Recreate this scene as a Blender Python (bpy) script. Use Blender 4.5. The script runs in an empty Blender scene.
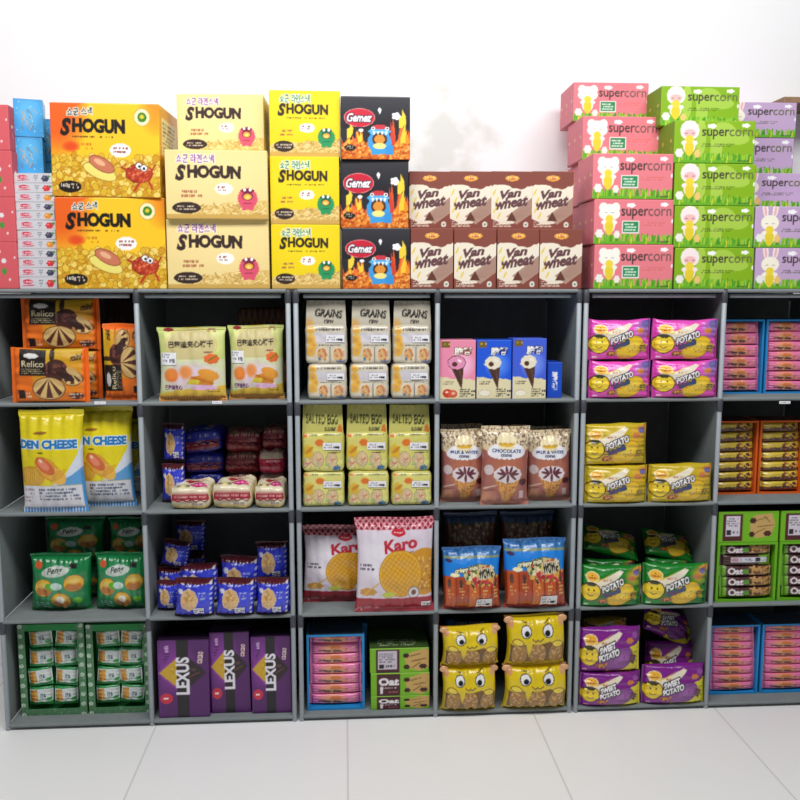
import bpy, math, random
import numpy as np
from mathutils import Vector, noise, Matrix
sc = bpy.context.scene
COL = sc.collection
PI = math.pi
# ------------------------------------------------------------------ camera, light, exposure
H = 1.352                                    # eye height; the top shelf is at this height
PITCH, YAW, FPX, DIST = math.radians(7.16), math.radians(3.7), 860.0, 2.6
cam_d = bpy.data.cameras.new('camera')
cam = bpy.data.objects.new('camera', cam_d); COL.objects.link(cam)
cam.location = (0, -DIST, H)
cam.rotation_euler = (PI/2 - PITCH, 0, -YAW)
cam_d.sensor_width = 36; cam_d.lens = FPX*36/800; cam_d.clip_start = .05
sc.camera = cam
sc.view_settings.view_transform = 'Standard'; sc.view_settings.look = 'None'
sc.view_settings.gamma = 1; sc.view_settings.use_curve_mapping = False
sc.view_settings.exposure = 0.0
world = bpy.data.worlds.new('world'); sc.world = world; world.use_nodes = True
world.node_tree.nodes['Background'].inputs[0].default_value = (.93, .96, 1, 1)
world.node_tree.nodes['Background'].inputs[1].default_value = .13
def area(name, loc, target, sx, sy, power, col=(1, .99, .985)):
    l = bpy.data.lights.new(name, 'AREA'); l.shape = 'RECTANGLE'; l.size = sx; l.size_y = sy
    l.energy = power; l.color = col
    o = bpy.data.objects.new(name, l); COL.objects.link(o); o.location = loc
    o.rotation_euler = (Vector(target)-Vector(loc)).to_track_quat('-Z', 'Y').to_euler(); return o
area('ceiling_tube_light', (.1, -1.38, 2.95), (.1, .1, 1.15), 3.4, .6, 76)
# ------------------------------------------------------------------ photo geometry
fwd = np.array([math.sin(YAW)*math.cos(PITCH), math.cos(YAW)*math.cos(PITCH), -math.sin(PITCH)])
rgt = np.array([math.cos(YAW), -math.sin(YAW), 0.]); upv = np.cross(rgt, fwd)
def P(x, y, Y=0.):
    d = fwd + rgt*(x-400)/FPX + upv*(400-y)/FPX
    p = d*((DIST+Y)/d[1]); return p[0], p[2]+H
def proj(X, Y, Z):
    p = np.array([X, Y+DIST, Z-H]); d = p@fwd
    return 400+FPX*(p@rgt)/d, 400-FPX*(p@upv)/d
def rng(seed): return np.random.RandomState(seed)
# ------------------------------------------------------------------ print artwork (patterns of the packaging)
_tx = {}
def text_tris(s, bold, shear):
    k = (s, bold, shear)
    if k in _tx: return _tx[k]
    cu = bpy.data.curves.new('t', 'FONT'); cu.body = s; cu.offset = bold; cu.resolution_u = 3; cu.shear = shear
    ob = bpy.data.objects.new('t', cu); COL.objects.link(ob)
    bpy.context.view_layer.update()
    dg = bpy.context.evaluated_depsgraph_get(); oe = ob.evaluated_get(dg); me = oe.to_mesh()
    me.calc_loop_triangles()
    v = np.array([(a.co.x, a.co.y) for a in me.vertices]).reshape(-1, 2)
    t = np.array([tuple(l.vertices) for l in me.loop_triangles], dtype=int).reshape(-1, 3)
    oe.to_mesh_clear(); bpy.data.objects.remove(ob); bpy.data.curves.remove(cu)
    if len(v):
        v = v - v.min(0); v = v/np.maximum(v.max(0), 1e-6)
    _tx[k] = (v, t); return _tx[k]
def hsh(*a):
    return sum(int(abs(x)*977+13)*(i*31+7) for i, x in enumerate(a)) % 99991
class Cv:
    def __init__(s, w, h, bg, S=3):
        s.w, s.h, s.S = w, h, S
        s.W, s.H = max(2, int(round(w*S))), max(2, int(round(h*S)))
        s.a = np.zeros((s.H, s.W, 3)); s.a[:] = np.array(bg)/255.
        yy, xx = np.mgrid[0:s.H, 0:s.W]; s.X = (xx+.5)/s.W*w; s.Y = (yy+.5)/s.H*h
    def fill(s, m, c): s.a[m] = np.array(c)/255.; return s
    def rect(s, x0, y0, x1, y1, c): return s.fill((s.X >= x0)&(s.X < x1)&(s.Y >= y0)&(s.Y < y1), c)
    def grad(s, x0, y0, x1, y1, c0, c1, ang=90):
        m = (s.X >= x0)&(s.X < x1)&(s.Y >= y0)&(s.Y < y1)
        ca, sa = math.cos(math.radians(ang)), math.sin(math.radians(ang))
        t = (s.X-x0)*ca+(s.Y-y0)*sa; L = abs((x1-x0)*ca)+abs((y1-y0)*sa)
        t = np.clip(t/L, 0, 1)[..., None]
        g = (np.array(c0)*(1-t)+np.array(c1)*t)/255.; s.a[m] = g[m]; return s
    def em(s, cx, cy, rx, ry, ang=0):
        ca, sa = math.cos(math.radians(ang)), math.sin(math.radians(ang))
        dx, dy = s.X-cx, s.Y-cy; u = dx*ca+dy*sa; v = -dx*sa+dy*ca
        return (u/rx)**2+(v/ry)**2
    def ell(s, cx, cy, rx, ry, c, ang=0, edge=None, ew=.8):
        if edge is not None: s.fill(s.em(cx, cy, rx+ew, ry+ew, ang) < 1, edge)
        return s.fill(s.em(cx, cy, rx, ry, ang) < 1, c)
    def glow(s, cx, cy, rx, ry, c, k=1., ang=0):
        t = (np.clip(1-s.em(cx, cy, rx, ry, ang), 0, 1)*k).clip(0, 1)[..., None]
        s.a = s.a*(1-t)+np.array(c)/255.*t; return s
    def pm(s, pts):
        m = np.zeros(s.X.shape, bool); n = len(pts)
        for i in range(n):
            (xa, ya), (xb, yb) = pts[i], pts[(i+1) % n]
            if ya == yb: continue
            c = ((s.Y < ya) != (s.Y < yb)) & (s.X < (xb-xa)*(s.Y-ya)/(yb-ya)+xa); m ^= c
        return m
    def poly(s, pts, c): return s.fill(s.pm(pts), c)
    def line(s, pts, w, c):
        for (xa, ya), (xb, yb) in zip(pts[:-1], pts[1:]):
            L2 = max((xb-xa)**2+(yb-ya)**2, 1e-6)
            t = (((s.X-xa)*(xb-xa)+(s.Y-ya)*(yb-ya))/L2).clip(0, 1)
            s.fill((s.X-xa-t*(xb-xa))**2+(s.Y-ya-t*(yb-ya))**2 < (w/2)**2, c)
        return s
    def tmask(s, st, x0, y0, x1, y1, ang=0, bold=.03, shear=0):
        v, t = text_tris(st, bold, shear); m = np.zeros(s.X.shape, bool)
        if not len(v): return m
        w, h = x1-x0, y1-y0; cx, cy = (x0+x1)/2, (y0+y1)/2
        p = np.stack([(v[:, 0]-.5)*w, (.5-v[:, 1])*h], 1)
        ca, sa = math.cos(math.radians(ang)), math.sin(math.radians(ang))
        p = np.stack([p[:, 0]*ca-p[:, 1]*sa+cx, p[:, 0]*sa+p[:, 1]*ca+cy], 1)
        q = p*np.array([s.W/s.w, s.H/s.h])
        for a, b, c in q[t]:
            lo = np.floor(np.minimum(np.minimum(a, b), c)-1).astype(int).clip(0)
            hi = np.ceil(np.maximum(np.maximum(a, b), c)+1).astype(int)
            hi = np.minimum(hi, [s.W, s.H])
            if (hi <= lo).any(): continue
            yy, xx = np.mgrid[lo[1]:hi[1], lo[0]:hi[0]]; xx = xx+.5; yy = yy+.5
            d1 = (b[0]-a[0])*(yy-a[1])-(b[1]-a[1])*(xx-a[0])
            d2 = (c[0]-b[0])*(yy-b[1])-(c[1]-b[1])*(xx-b[0])
            d3 = (a[0]-c[0])*(yy-c[1])-(a[1]-c[1])*(xx-c[0])
            m[lo[1]:hi[1], lo[0]:hi[0]] |= ((d1 >= 0)&(d2 >= 0)&(d3 >= 0))|((d1 <= 0)&(d2 <= 0)&(d3 <= 0))
        return m
    def text(s, st, x0, y0, x1, y1, c, ang=0, bold=.03, shear=0, edge=None, ew=1.):
        m = s.tmask(st, x0, y0, x1, y1, ang, bold, shear)
        if edge is not None:
            k = max(1, int(round(ew*s.S))); d = m.copy()
            for dy in range(-k, k+1):
                for dx in range(-k, k+1):
                    if dx*dx+dy*dy <= k*k+1: d |= np.roll(np.roll(m, dy, 0), dx, 1)
            s.fill(d, edge)
        return s.fill(m, c)
    def speck(s, x0, y0, x1, y1, cols, n, r, seed=1, ratio=.75, edge=None):
        R = rng(seed)
        for i in range(n):
            x, y = R.uniform(x0, x1), R.uniform(y0, y1); q = r*R.uniform(.7, 1.3)
            s.ell(x, y, q, q*ratio, cols[R.randint(len(cols))], R.uniform(0, 180), edge, .35)
        return s
    def marks(s, x0, y0, x1, y1, c, rows=2, dens=.75, seed=None):
        R = rng(hsh(x0, y0, x1, y1) if seed is None else seed); hh = (y1-y0)/rows
        for r in range(rows):
            x = x0; lim = x1-(x1-x0)*R.uniform(0, .25)
            while x < lim:
                w = R.uniform(.5, 1.6)
                if R.rand() < dens: s.rect(x, y0+r*hh+hh*.15, x+w, y0+r*hh+hh*R.uniform(.6, .8), c)
                x += w+R.uniform(.3, .6)
        return s
    def blot(s, cx, cy, rx, ry, c, n=9, j=.25, seed=3, edge=None):
        R = rng(seed)
        for e in ((1, edge), (0, c)):
            if e[1] is None: continue
            for i in range(n):
                a = 2*PI*i/n
                s.ell(cx+rx*.62*math.cos(a), cy+ry*.62*math.sin(a), rx*.42+e[0]*.7, ry*.42+e[0]*.7, e[1])
            s.ell(cx, cy, rx*.8, ry*.8, e[1])
        return s
    def sample(s, U, V):
        """U right 0..1, V up 0..1 -> linear rgb"""
        if not hasattr(s, 'b'):
            a = s.a; p = np.pad(a, ((1, 1), (1, 1), (0, 0)), 'edge')
            s.b = (p[:-2, 1:-1]+p[2:, 1:-1]+p[1:-1, :-2]+p[1:-1, 2:]+2*p[1:-1, 1:-1])/6.
        ix = np.clip((U*s.W).astype(int), 0, s.W-1); iy = np.clip(((1-V)*s.H).astype(int), 0, s.H-1)
        return lin(s.b[iy, ix])
def lin(c):
    c = np.asarray(c, float); return np.where(c <= .04045, c/12.92, ((c+.055)/1.055)**2.4)
def L255(c): return lin(np.array(c)/255.)
# ------------------------------------------------------------------ materials
MAT = {}
def mat(name, rough=.5, spec=.5, coat=0, bump=0, bscale=60, flat=None, noise_amt=0, nscale=8, detail=3, metallic=0):
    if name in MAT: return MAT[name]
    m = bpy.data.materials.new(name); m.use_nodes = True; nt = m.node_tree
    b = nt.nodes['Principled BSDF']; b.inputs['Roughness'].default_value = rough
    b.inputs['Specular IOR Level'].default_value = spec; b.inputs['Coat Weight'].default_value = coat
    b.inputs['Metallic'].default_value = metallic; b.inputs['Coat Roughness'].default_value = .13
    tc = nt.nodes.new('ShaderNodeTexCoord')
    if flat is None:
        a = nt.nodes.new('ShaderNodeVertexColor'); a.layer_name = 'print'
        nt.links.new(a.outputs['Color'], b.inputs['Base Color'])
    else:
        c0 = L255(flat)
        n = nt.nodes.new('ShaderNodeTexNoise'); n.inputs['Scale'].default_value = nscale; n.inputs['Detail'].default_value = detail
        r = nt.nodes.new('ShaderNodeValToRGB')
        nt.links.new(tc.outputs['Object'], n.inputs['Vector']); nt.links.new(n.outputs['Fac'], r.inputs[0])
        lo, hi = c0*(1-noise_amt), np.minimum(c0*(1+noise_amt), 1)
        r.color_ramp.elements[0].color = (*lo, 1); r.color_ramp.elements[1].color = (*hi, 1)
        r.color_ramp.elements[0].position = .3; r.color_ramp.elements[1].position = .7
        nt.links.new(r.outputs[0], b.inputs['Base Color'])
    if bump:
        n2 = nt.nodes.new('ShaderNodeTexNoise'); n2.inputs['Scale'].default_value = bscale; n2.inputs['Detail'].default_value = 2
        bp = nt.nodes.new('ShaderNodeBump'); bp.inputs['Strength'].default_value = bump; bp.inputs['Distance'].default_value = .004
        nt.links.new(tc.outputs['Object'], n2.inputs['Vector']); nt.links.new(n2.outputs['Fac'], bp.inputs['Height'])
        nt.links.new(bp.outputs[0], b.inputs['Normal'])
    MAT[name] = m; return m
CARD = mat('printed_card', .55, .4)
GLOSSCARD = mat('glossy_printed_card', .35, .5, coat=.15)
FILM = mat('wrapper_film', .26, .75, bump=.8, bscale=38)
FILM2 = mat('matt_wrapper_film', .45, .45, bump=.6, bscale=36)
PAPER = mat('sticker_paper', .7, .2)
# ------------------------------------------------------------------ mesh building
def tag(o, label=None, cat=None, group=None, kind=None):
    if label: o['label'] = label
    if cat: o['category'] = cat
    if group: o['group'] = group
    if kind: o['kind'] = kind
    return o
class MB:
    def __init__(s): s.v, s.f, s.c, s.n = [], [], [], 0
    def patch(s, pos, col, flip=False):
        """pos (m,n,3), col (m,n,3) or one colour"""
        m, n = pos.shape[:2]; i = np.arange(m*n).reshape(m, n)+s.n
        q = np.stack([i[:-1, :-1], i[:-1, 1:], i[1:, 1:], i[1:, :-1]], -1).reshape(-1, 4)
        if flip: q = q[:, ::-1]
        col = np.asarray(col, float)
        if col.ndim == 1: col = np.broadcast_to(col, (m, n, 3))
        s.v.append(pos.reshape(-1, 3)); s.c.append(col.reshape(-1, 3)); s.f.append(q); s.n += m*n
    def box(s, x0, x1, y0, y1, z0, z1, col):
        def q(a, b, c, d): s.patch(np.array([[a, b], [d, c]], float), col)
        q((x0,y0,z0),(x1,y0,z0),(x1,y0,z1),(x0,y0,z1)); q((x1,y1,z0),(x0,y1,z0),(x0,y1,z1),(x1,y1,z1))
        q((x1,y0,z0),(x1,y1,z0),(x1,y1,z1),(x1,y0,z1)); q((x0,y1,z0),(x0,y0,z0),(x0,y0,z1),(x0,y1,z1))
        q((x0,y0,z1),(x1,y0,z1),(x1,y1,z1),(x0,y1,z1)); q((x0,y1,z0),(x1,y1,z0),(x1,y0,z0),(x0,y0,z0))
    def tube(s, p0, p1, r, col, n=14):
        p0, p1 = np.array(p0, float), np.array(p1, float); d = p1-p0; d /= np.linalg.norm(d)
        a = np.cross(d, [0, 0, 1] if abs(d[2]) < .9 else [1, 0, 0]); a /= np.linalg.norm(a); b = np.cross(d, a)
        t = np.linspace(0, 2*PI, n+1)
        ring = np.cos(t)[:, None]*a+np.sin(t)[:, None]*b
        rows = [p0+ring*.01*r, p0+ring*r*.86, p0+ring*r+d*r*.14, p1+ring*r-d*r*.14, p1+ring*r*.86, p1+ring*.01*r]
        s.patch(np.stack(rows), col)
    def build(s, name, m, parent=None, smooth=True):
        v = np.concatenate(s.v); f = np.concatenate(s.f); c = np.concatenate(s.c)
        me = bpy.data.meshes.new(name); me.vertices.add(len(v)); me.vertices.foreach_set('co', v.ravel())
        me.loops.add(f.size); me.loops.foreach_set('vertex_index', f.ravel().astype(np.int32))
        me.polygons.add(len(f)); me.polygons.foreach_set('loop_start', np.arange(0, f.size, 4, dtype=np.int32))
        me.polygons.foreach_set('use_smooth', np.full(len(f), smooth, dtype=bool))
        me.update(calc_edges=True)
        ca = me.color_attributes.new('print', 'FLOAT_COLOR', 'POINT')
        ca.data.foreach_set('color', np.concatenate([c, np.ones((len(c), 1))], 1).ravel())
        me.materials.append(m)
        o = bpy.data.objects.new(name, me); COL.objects.link(o)
        if parent: o.parent = parent
        return o
def empty(name): 
    o = bpy.data.objects.new(name, None); o.empty_display_size = .05; COL.objects.link(o); return o
PX = .003
def lines(L, r, step):
    n = max(1, int(math.ceil((L-2*r)/step)))
    a = np.linspace(-(L/2-r), L/2-r, n+1)
    return np.concatenate([[-L/2, -L/2+r*.35], a, [L/2-r*.35, L/2]])
def nz(p, s, seed): return noise.noise(Vector((p[0]*s+seed*7.3, p[1]*s, p[2]*s+seed)))
def rbox(mb, w, d, h, r, art, col, amp=0, ns=14, seed=0, step=None, dense=.0021):
    """box w,d,h with rounded edges, base at z=0. art: dict face->Cv"""
    half = np.array([w, d, h])/2; col = np.asarray(col, float)
    faces = {'front': (0, 2, 1, -1), 'back': (0, 2, 1, 1), 'right': (1, 2, 0, 1), 'left': (1, 2, 0, -1), 'top': (0, 1, 2, 1), 'bottom': (0, 1, 2, -1)}
    dims = (w, d, h)
    for fn, (ax, ay, an, sg) in faces.items():
        cvs = art.get(fn); st = dense if isinstance(cvs, Cv) else (step or 1e9)
        A, B = lines(dims[ax], r, st), lines(dims[ay], r, st)
        a, b = np.meshgrid(A, B)
        p = np.zeros(a.shape+(3,)); p[..., ax] = a; p[..., ay] = b; p[..., an] = sg*half[an]
        q = np.clip(p, -(half-r), half-r); n = p-q; n /= np.maximum(np.linalg.norm(n, axis=-1, keepdims=True), 1e-9)
        pos = q+n*r
        if amp:
            sh = pos.shape; fl = pos.reshape(-1, 3); nf = n.reshape(-1, 3)
            k = np.array([nz(x, ns, seed)+.5*nz(x, ns*2.7, seed+3) for x in fl])
            pos = (fl+nf*(k*amp)[:, None]).reshape(sh)
        pos[..., 2] += half[2]
        if isinstance(cvs, Cv):
            U = a/dims[ax]+.5; V = b/dims[ay]+.5
            if (fn == 'back') or fn == 'left': U = 1-U
            c = cvs.sample(U, V)
        elif cvs is not None: c = L255(cvs)
        else: c = col
        flip = (fn in ('back', 'left', 'bottom'))
        mb.patch(pos, c, flip)
def pillow(root, w, h, d, cvs, seal='tb', sw=.06, seed=0, m=None, wr=.003, p=.42, back=None, bname='body', one=False, bulge_v=None, belly=0.):
    """soft sealed bag, bulging front and back; seals are strips along two edges. returns surface function"""
    m = m or FILM; R = rng(seed)
    vert = seal == 'tb'; st = .0021
    lo, hi = sw, 1-sw
    wob = wr*.55; ph = R.uniform(0, 6, 6); fq = R.uniform(3, 6, 6)
    def S(U, V, side=-1):
        a = ((V-lo)/(hi-lo)).clip(0, 1) if vert else ((U-lo)/(hi-lo)).clip(0, 1)   # along
        b = U if vert else V                                                         # across
        ta = np.sin(PI*a).clip(0, 1)**p; tb = np.sin(PI*b).clip(0, 1)**(p*.9)
        if belly: ta = ta*(1+belly*(.5-a))
        T = d/2*ta*tb
        edge = np.exp(-a*5)+np.exp(-(1-a)*5)
        wrk = wr*edge*(np.sin(b*fq[0]*6+ph[0])+.6*np.sin(b*fq[1]*11+ph[1]+a*3))*tb
        wrk += wr*.8*np.sin(a*fq[2]+b*fq[3]+ph[2])*np.sin(b*fq[4]*1.3-a*fq[5]+ph[3])*ta*tb
        wrk += wr*.45*np.sin((a*1.0+b*.6)*fq[1]*4+ph[4])*np.sin((b-a*.4)*fq[0]*3+ph[5])*ta*tb
        T = np.maximum(T+wrk*(1 if side < 0 else .5)*(ta > .02), .0006)
        ins = (.035*w if vert else .035*h)*ta*(1-0)                                  # sides draw in where the bag is full
        x = (U-.5)*w; z = V*h
        if vert: x = x+wob*np.sin(V*5+ph[2])*np.abs(2*U-1); z = z+wob*.8*np.sin(U*6+ph[3])*V**4
        else: z = z+wob*(np.sin(U*5+ph[2])+.5*np.sin(U*13+ph[4]))*V**3; x = x+wob*np.sin(V*4+ph[5])*np.abs(2*U-1)**3*.6
        if vert: x = x-np.sign(U-.5)*ins*np.abs(2*U-1)**3
        else: z = z-np.sign(V-.5)*ins*np.abs(2*V-1)**3*.5
        return np.stack([x, side*T, z], -1)
    def grid(u0, u1, v0, v1, st_):
        nu = max(2, int((u1-u0)*w/st_)+1); nv = max(2, int((v1-v0)*h/st_)+1)
        return np.meshgrid(np.linspace(u0, u1, nu+1), np.linspace(v0, v1, nv+1))
    bc = L255(back) if back is not None else cvs.sample(np.array([[.06]]), np.array([[.5]]))[0, 0]
    regs = {'body': (0, 1, lo, hi) if vert else (lo, hi, 0, 1)}
    mb = MB(); U, V = grid(*regs['body'], st); mb.patch(S(U, V, -1), cvs.sample(U, V))
    U2, V2 = grid(*regs['body'], .012); mb.patch(S(U2, V2, 1), bc, True)
    strips = [(0, 1, 0, lo), (0, 1, hi, 1)] if vert else [(0, lo, 0, 1), (hi, 1, 0, 1)]
    names = ['bottom_seal', 'top_seal'] if vert else ['end_seal', 'end_seal']
    out = []
    for k, (nm, rg) in enumerate(zip(names, strips)):
        sb = mb if one else MB()
        U, V = grid(*rg, .0024)
        for side in (-1, 1):
            t = V if vert else U
            crimp = .0007*np.sin((t*(h if vert else w))/.0016*PI*.5)
            far = np.abs(t-(lo if k == 0 else hi))*(h if vert else w)
            curl = (.10*far if k == 0 else .18*far)*np.sin(ph[k]+U*4+V*3)
            pos = S(U, V, side); pos[..., 1] += crimp+curl
            sb.patch(pos, cvs.sample(U, V), side > 0)
        if not one: out.append(sb.build(nm, m, root))
    body = mb.build(bname, m, root)
    return S, body
def sticker(root, S, u0, u1, v0, v1, cvs, name='price_sticker', off=.0018, w=1, h=1):
    U, V = np.meshgrid(np.linspace(u0, u1, 26), np.linspace(v0, v1, 16))
    pos = S(U, V); pos[..., 1] -= off; mb = MB()
    c = cvs.sample((U-u0)/(u1-u0), (V-v0)/(v1-v0)); mb.patch(pos, c)
    p2 = pos.copy(); p2[..., 1] += .0006; mb.patch(p2, L255((220, 220, 220)), True)
    return mb.build(name, PAPER, root)
def pricecv(w=18, h=11, seed=1):
    c = Cv(w, h, (236, 236, 240), 4); c.marks(1, 1.2, w*.6, h*.45, (90, 90, 110), 2, seed=seed)
    c.marks(1, h*.55, w*.5, h*.8, (110, 100, 120), 1, seed=seed+1)
    c.marks(w*.58, h*.45, w*.95, h*.92, (30, 30, 40), 1, .9, seed=seed+2); return c
# ------------------------------------------------------------------ copying and placing
def copy_tree(o, parent=None):
    c = o.copy(); COL.objects.link(c)
    if parent: c.parent = parent
    for ch in list(o.children): copy_tree(ch, c)
    return c
PROTO = {}; BUILD = {}
def kind(name, cat):
    def dec(f): BUILD[name] = (f, cat); return f
    return dec
def put(k, x0, x1, Y, base, top, label, group=None, yaw=0, roll=0, pitch=0, fit=True, depth=None, dz=0):
    """x0,x1 pixel extent of the front at plane Y; base height in m; top pixel row of the front or ('h', metres)"""
    f, cat = BUILD[k]
    if base < SH[0]-.1 and Y < .045: Y -= .014
    if isinstance(top, tuple): Z1 = base+top[1]
    else: Z1 = P((x0+x1)/2, top, Y)[1]
    yc = proj(P((x0+x1)/2, 400, Y)[0], Y, (base+Z1)/2)[1]
    X0 = P(x0, yc, Y)[0]; X1 = P(x1, yc, Y)[0]
    w, h = X1-X0, Z1-base
    if k not in PROTO:
        root = f(w, h); PROTO[k] = (root, w, h, root.get('depth_m', .1)); o = root
        sx = sz = 1; dd = PROTO[k][3]
    else:
        r0, w0, h0, dd = PROTO[k]; o = copy_tree(r0); sx, sz = w/w0, h/h0
        if not fit: sx = 1
        if abs(sx-1) < .015: sx = 1
        if abs(sz-1) < .015: sz = 1
    sy = 1
    if depth: sy = depth/dd; dd = depth
    fo = PROTO[k][0].get('flat_d', None)
    o.location = ((X0+X1)/2, Y+(dd/2 if fo is None else dd*.04), base+dz); o.scale = (sx, sy, sz)
    o.rotation_euler = (math.radians(pitch), math.radians(roll), math.radians(yaw))
    tag(o, label, cat, group)
    return Z1
SH = [H+.009, H-.327, H-.660, H-.997, H-1.332]      # tops of the shelves
ORD = ['bottom', 'second', 'third', 'fourth', 'fifth', 'sixth', 'seventh', 'eighth', 'ninth', 'tenth', 'eleventh', 'twelfth']
# ------------------------------------------------------------------ room
def struct(o): o['kind'] = 'structure'; return o
WALLM = mat('painted_wall', .8, .2, flat=(250, 250, 252), noise_amt=.012, nscale=2.2, bump=.15, bscale=30)
nt = WALLM.node_tree; bs = nt.nodes['Principled BSDF']; tc = nt.nodes.new('ShaderNodeTexCoord')
# worn patch of old plaster with an outline of its own
mp = nt.nodes.new('ShaderNodeMapping'); mp.inputs['Location'].default_value = (-.355*3.0, 0, -1.875*3.2); mp.inputs['Scale'].default_value = (3.0, 0, 3.2)
n1 = nt.nodes.new('ShaderNodeTexNoise'); n1.inputs['Scale'].default_value = 9; n1.inputs['Detail'].default_value = 6
ln = nt.nodes.new('ShaderNodeVectorMath'); ln.operation = 'LENGTH'
ad = nt.nodes.new('ShaderNodeMath'); ad.operation = 'MULTIPLY_ADD'; ad.inputs[1].default_value = 1.6
rp = nt.nodes.new('ShaderNodeValToRGB'); rp.color_ramp.elements[0].position = 1.12; rp.color_ramp.elements[0].color = (1, 1, 1, 1)
rp.color_ramp.elements[0].position = .0
mr = nt.nodes.new('ShaderNodeMapRange'); mr.inputs['From Min'].default_value = 1.35; mr.inputs['From Max'].default_value = 1.05
mr.inputs['To Min'].default_value = 0; mr.inputs['To Max'].default_value = .75
mx = nt.nodes.new('ShaderNodeMix'); mx.data_type = 'RGBA'; mx.inputs['B'].default_value = (*L255((222, 223, 217)), 1)
old = bs.inputs['Base Color'].links[0].from_socket
nt.links.new(tc.outputs['Object'], mp.inputs['Vector']); nt.links.new(mp.outputs[0], ln.inputs[0])
nt.links.new(tc.outputs['Object'], n1.inputs['Vector'])
nt.links.new(n1.outputs['Fac'], ad.inputs[0]); nt.links.new(ln.outputs['Value'], ad.inputs[2])
nt.links.new(ad.outputs[0], mr.inputs['Value']); nt.links.new(mr.outputs[0], mx.inputs['Factor'])
nt.links.new(old, mx.inputs['A']); nt.links.new(mx.outputs['Result'], bs.inputs['Base Color'])
nt.nodes.remove(rp)
mb = MB(); mb.box(-3.2, 3.2, .47, .6, 0, 3.1, L255((238, 238, 240))); struct(mb.build('wall_back', WALLM, smooth=False))
FLM = mat('floor_tile', .35, .4, flat=(240, 240, 240), noise_amt=.015, nscale=3)
nt = FLM.node_tree; br = nt.nodes.new('ShaderNodeTexBrick'); tc = nt.nodes.new('ShaderNodeTexCoord')
br.offset = 0; br.inputs['Scale'].default_value = 1; br.inputs['Brick Width'].default_value = .6; br.inputs['Row Height'].default_value = .6
br.inputs['Mortar Size'].default_value = .003
br.inputs['Color1'].default_value = br.inputs['Color2'].default_value = (*L255((252, 252, 252)), 1); br.inputs['Mortar'].default_value = (*L255((226, 226, 226)), 1)
nt.links.new(tc.outputs['Object'], br.inputs['Vector']); nt.links.new(br.outputs['Color'], nt.nodes['Principled BSDF'].inputs['Base Color'])
mb = MB(); mb.box(-3.2, 3.2, -3.6, .47, -.08, 0, L255((240, 240, 240))); struct(mb.build('floor', FLM, smooth=False))
# ------------------------------------------------------------------ racks
FAB = mat('grey_nonwoven_fabric', .9, .15, flat=(130, 137, 138), noise_amt=.05, nscale=30, bump=.12, bscale=260)
FABB = mat('dark_grey_nonwoven_fabric', .95, .1, flat=(128, 130, 130), noise_amt=.06, nscale=22, bump=.12, bscale=260)
TUBE = mat('grey_coated_tube', .42, .5, flat=(168, 176, 182), noise_amt=.06, nscale=25)
CONN = mat('dark_plastic_connector', .45, .5, flat=(70, 72, 80), noise_amt=.08, nscale=30)
DP = .42; HB = .452
def rack(name_label, xs):
    root = empty('shelf_rack'); tag(root, name_label, 'shelf rack', 'grey fabric cube racks')
    root.location = ((xs[0]+xs[-1])/2, 0, 0); ox = root.location.x
    def part(mb, nm, m): o = mb.build(nm, m, root); o.location.x = -ox*0; return o
    xs = [x-ox for x in xs]; r = .0075
    for i, x in enumerate(xs):
        for y in (0, DP):
            mb = MB(); mb.tube((x, y, 0), (x, y, SH[0]-.003), r, (1, 1, 1)); part(mb, 'post', TUBE)
            for k in range(4):
                mb = MB(); zt = SH[k]+(-.0015 if k == 0 else -.004); mb.tube((x, y, zt-.04), (x, y, zt), .0098, (1, 1, 1))
                part(mb, 'connector', CONN)
        for k in range(4):
            mb = MB(); z0, z1 = SH[k+1]+.0005, SH[k]-.016
            nzv, nyv = 14, 10; yy, zz = np.meshgrid(np.linspace(.008, DP-.009, nyv), np.linspace(z0, z1, nzv))
            bow = .0016*np.sin((yy*9+k)*1.0)*np.sin((zz-z0)*9+i)
            for sg in (-1, 1):
                mb.patch(np.stack([x+sg*.0022+bow, yy, zz], -1), (1, 1, 1), sg < 0)
            # closing edges
            for e in (0, -1):
                a = np.stack([x-.0022+bow[:, e], yy[:, e], zz[:, e]], -1); b = a+[.0044, 0, 0]
                mb.patch(np.stack([a, b]), (1, 1, 1), e == 0)
            part(mb, 'divider_panel', FAB)
    for a, b in zip(xs[:-1], xs[1:]):
        for k in range(5):
            z = SH[k]; mb = MB(); n = 13
            t = np.linspace(-PI/2, PI/2, n)[::-1]
            # board with a rounded front edge
            rr = .0058
            prof = [(DP-.009, 0.)]+[(-.002-rr*math.cos(q), -rr+rr*math.sin(q)) for q in t]+[(DP-.009, -2*rr)]
            prof = np.array(prof); X = np.linspace(a+.0045, b-.0045, 20)
            sag = -.0016*np.sin(PI*(X-a)/(b-a))
            pos = np.zeros((len(prof), len(X), 3)); pos[..., 0] = X[None]; pos[..., 1] = prof[:, 0:1]; pos[..., 2] = z+prof[:, 1:2]+0*sag[None]
            mb.patch(pos, (1, 1, 1), False); part(mb, 'shelf_panel', FAB)
            if k == 0:
                mb = MB(); mb.tube((a+.022, .016, z-.021), (b-.022, .016, z-.021), .0062, (1, 1, 1)); part(mb, 'rail', TUBE)
            if k < 4:
                mb = MB(); mb.box(a+.006, b-.006, DP-.008, DP-.004, SH[k+1]+.001, z-.013, (1, 1, 1)); o = part(mb, 'back_panel', FABB)
    return root
XA = [-1.052, -.612, -.167]; XB = [-.144, .282, .716]; XC = [.738, 1.171, 1.602]
rack('grey cube rack at the left, under the large orange and yellow cartons', XA)
rack('grey cube rack in the middle, under the brown wafer cartons', XB)
rack('grey cube rack at the right, under the pink and green cartons', XC)
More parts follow.
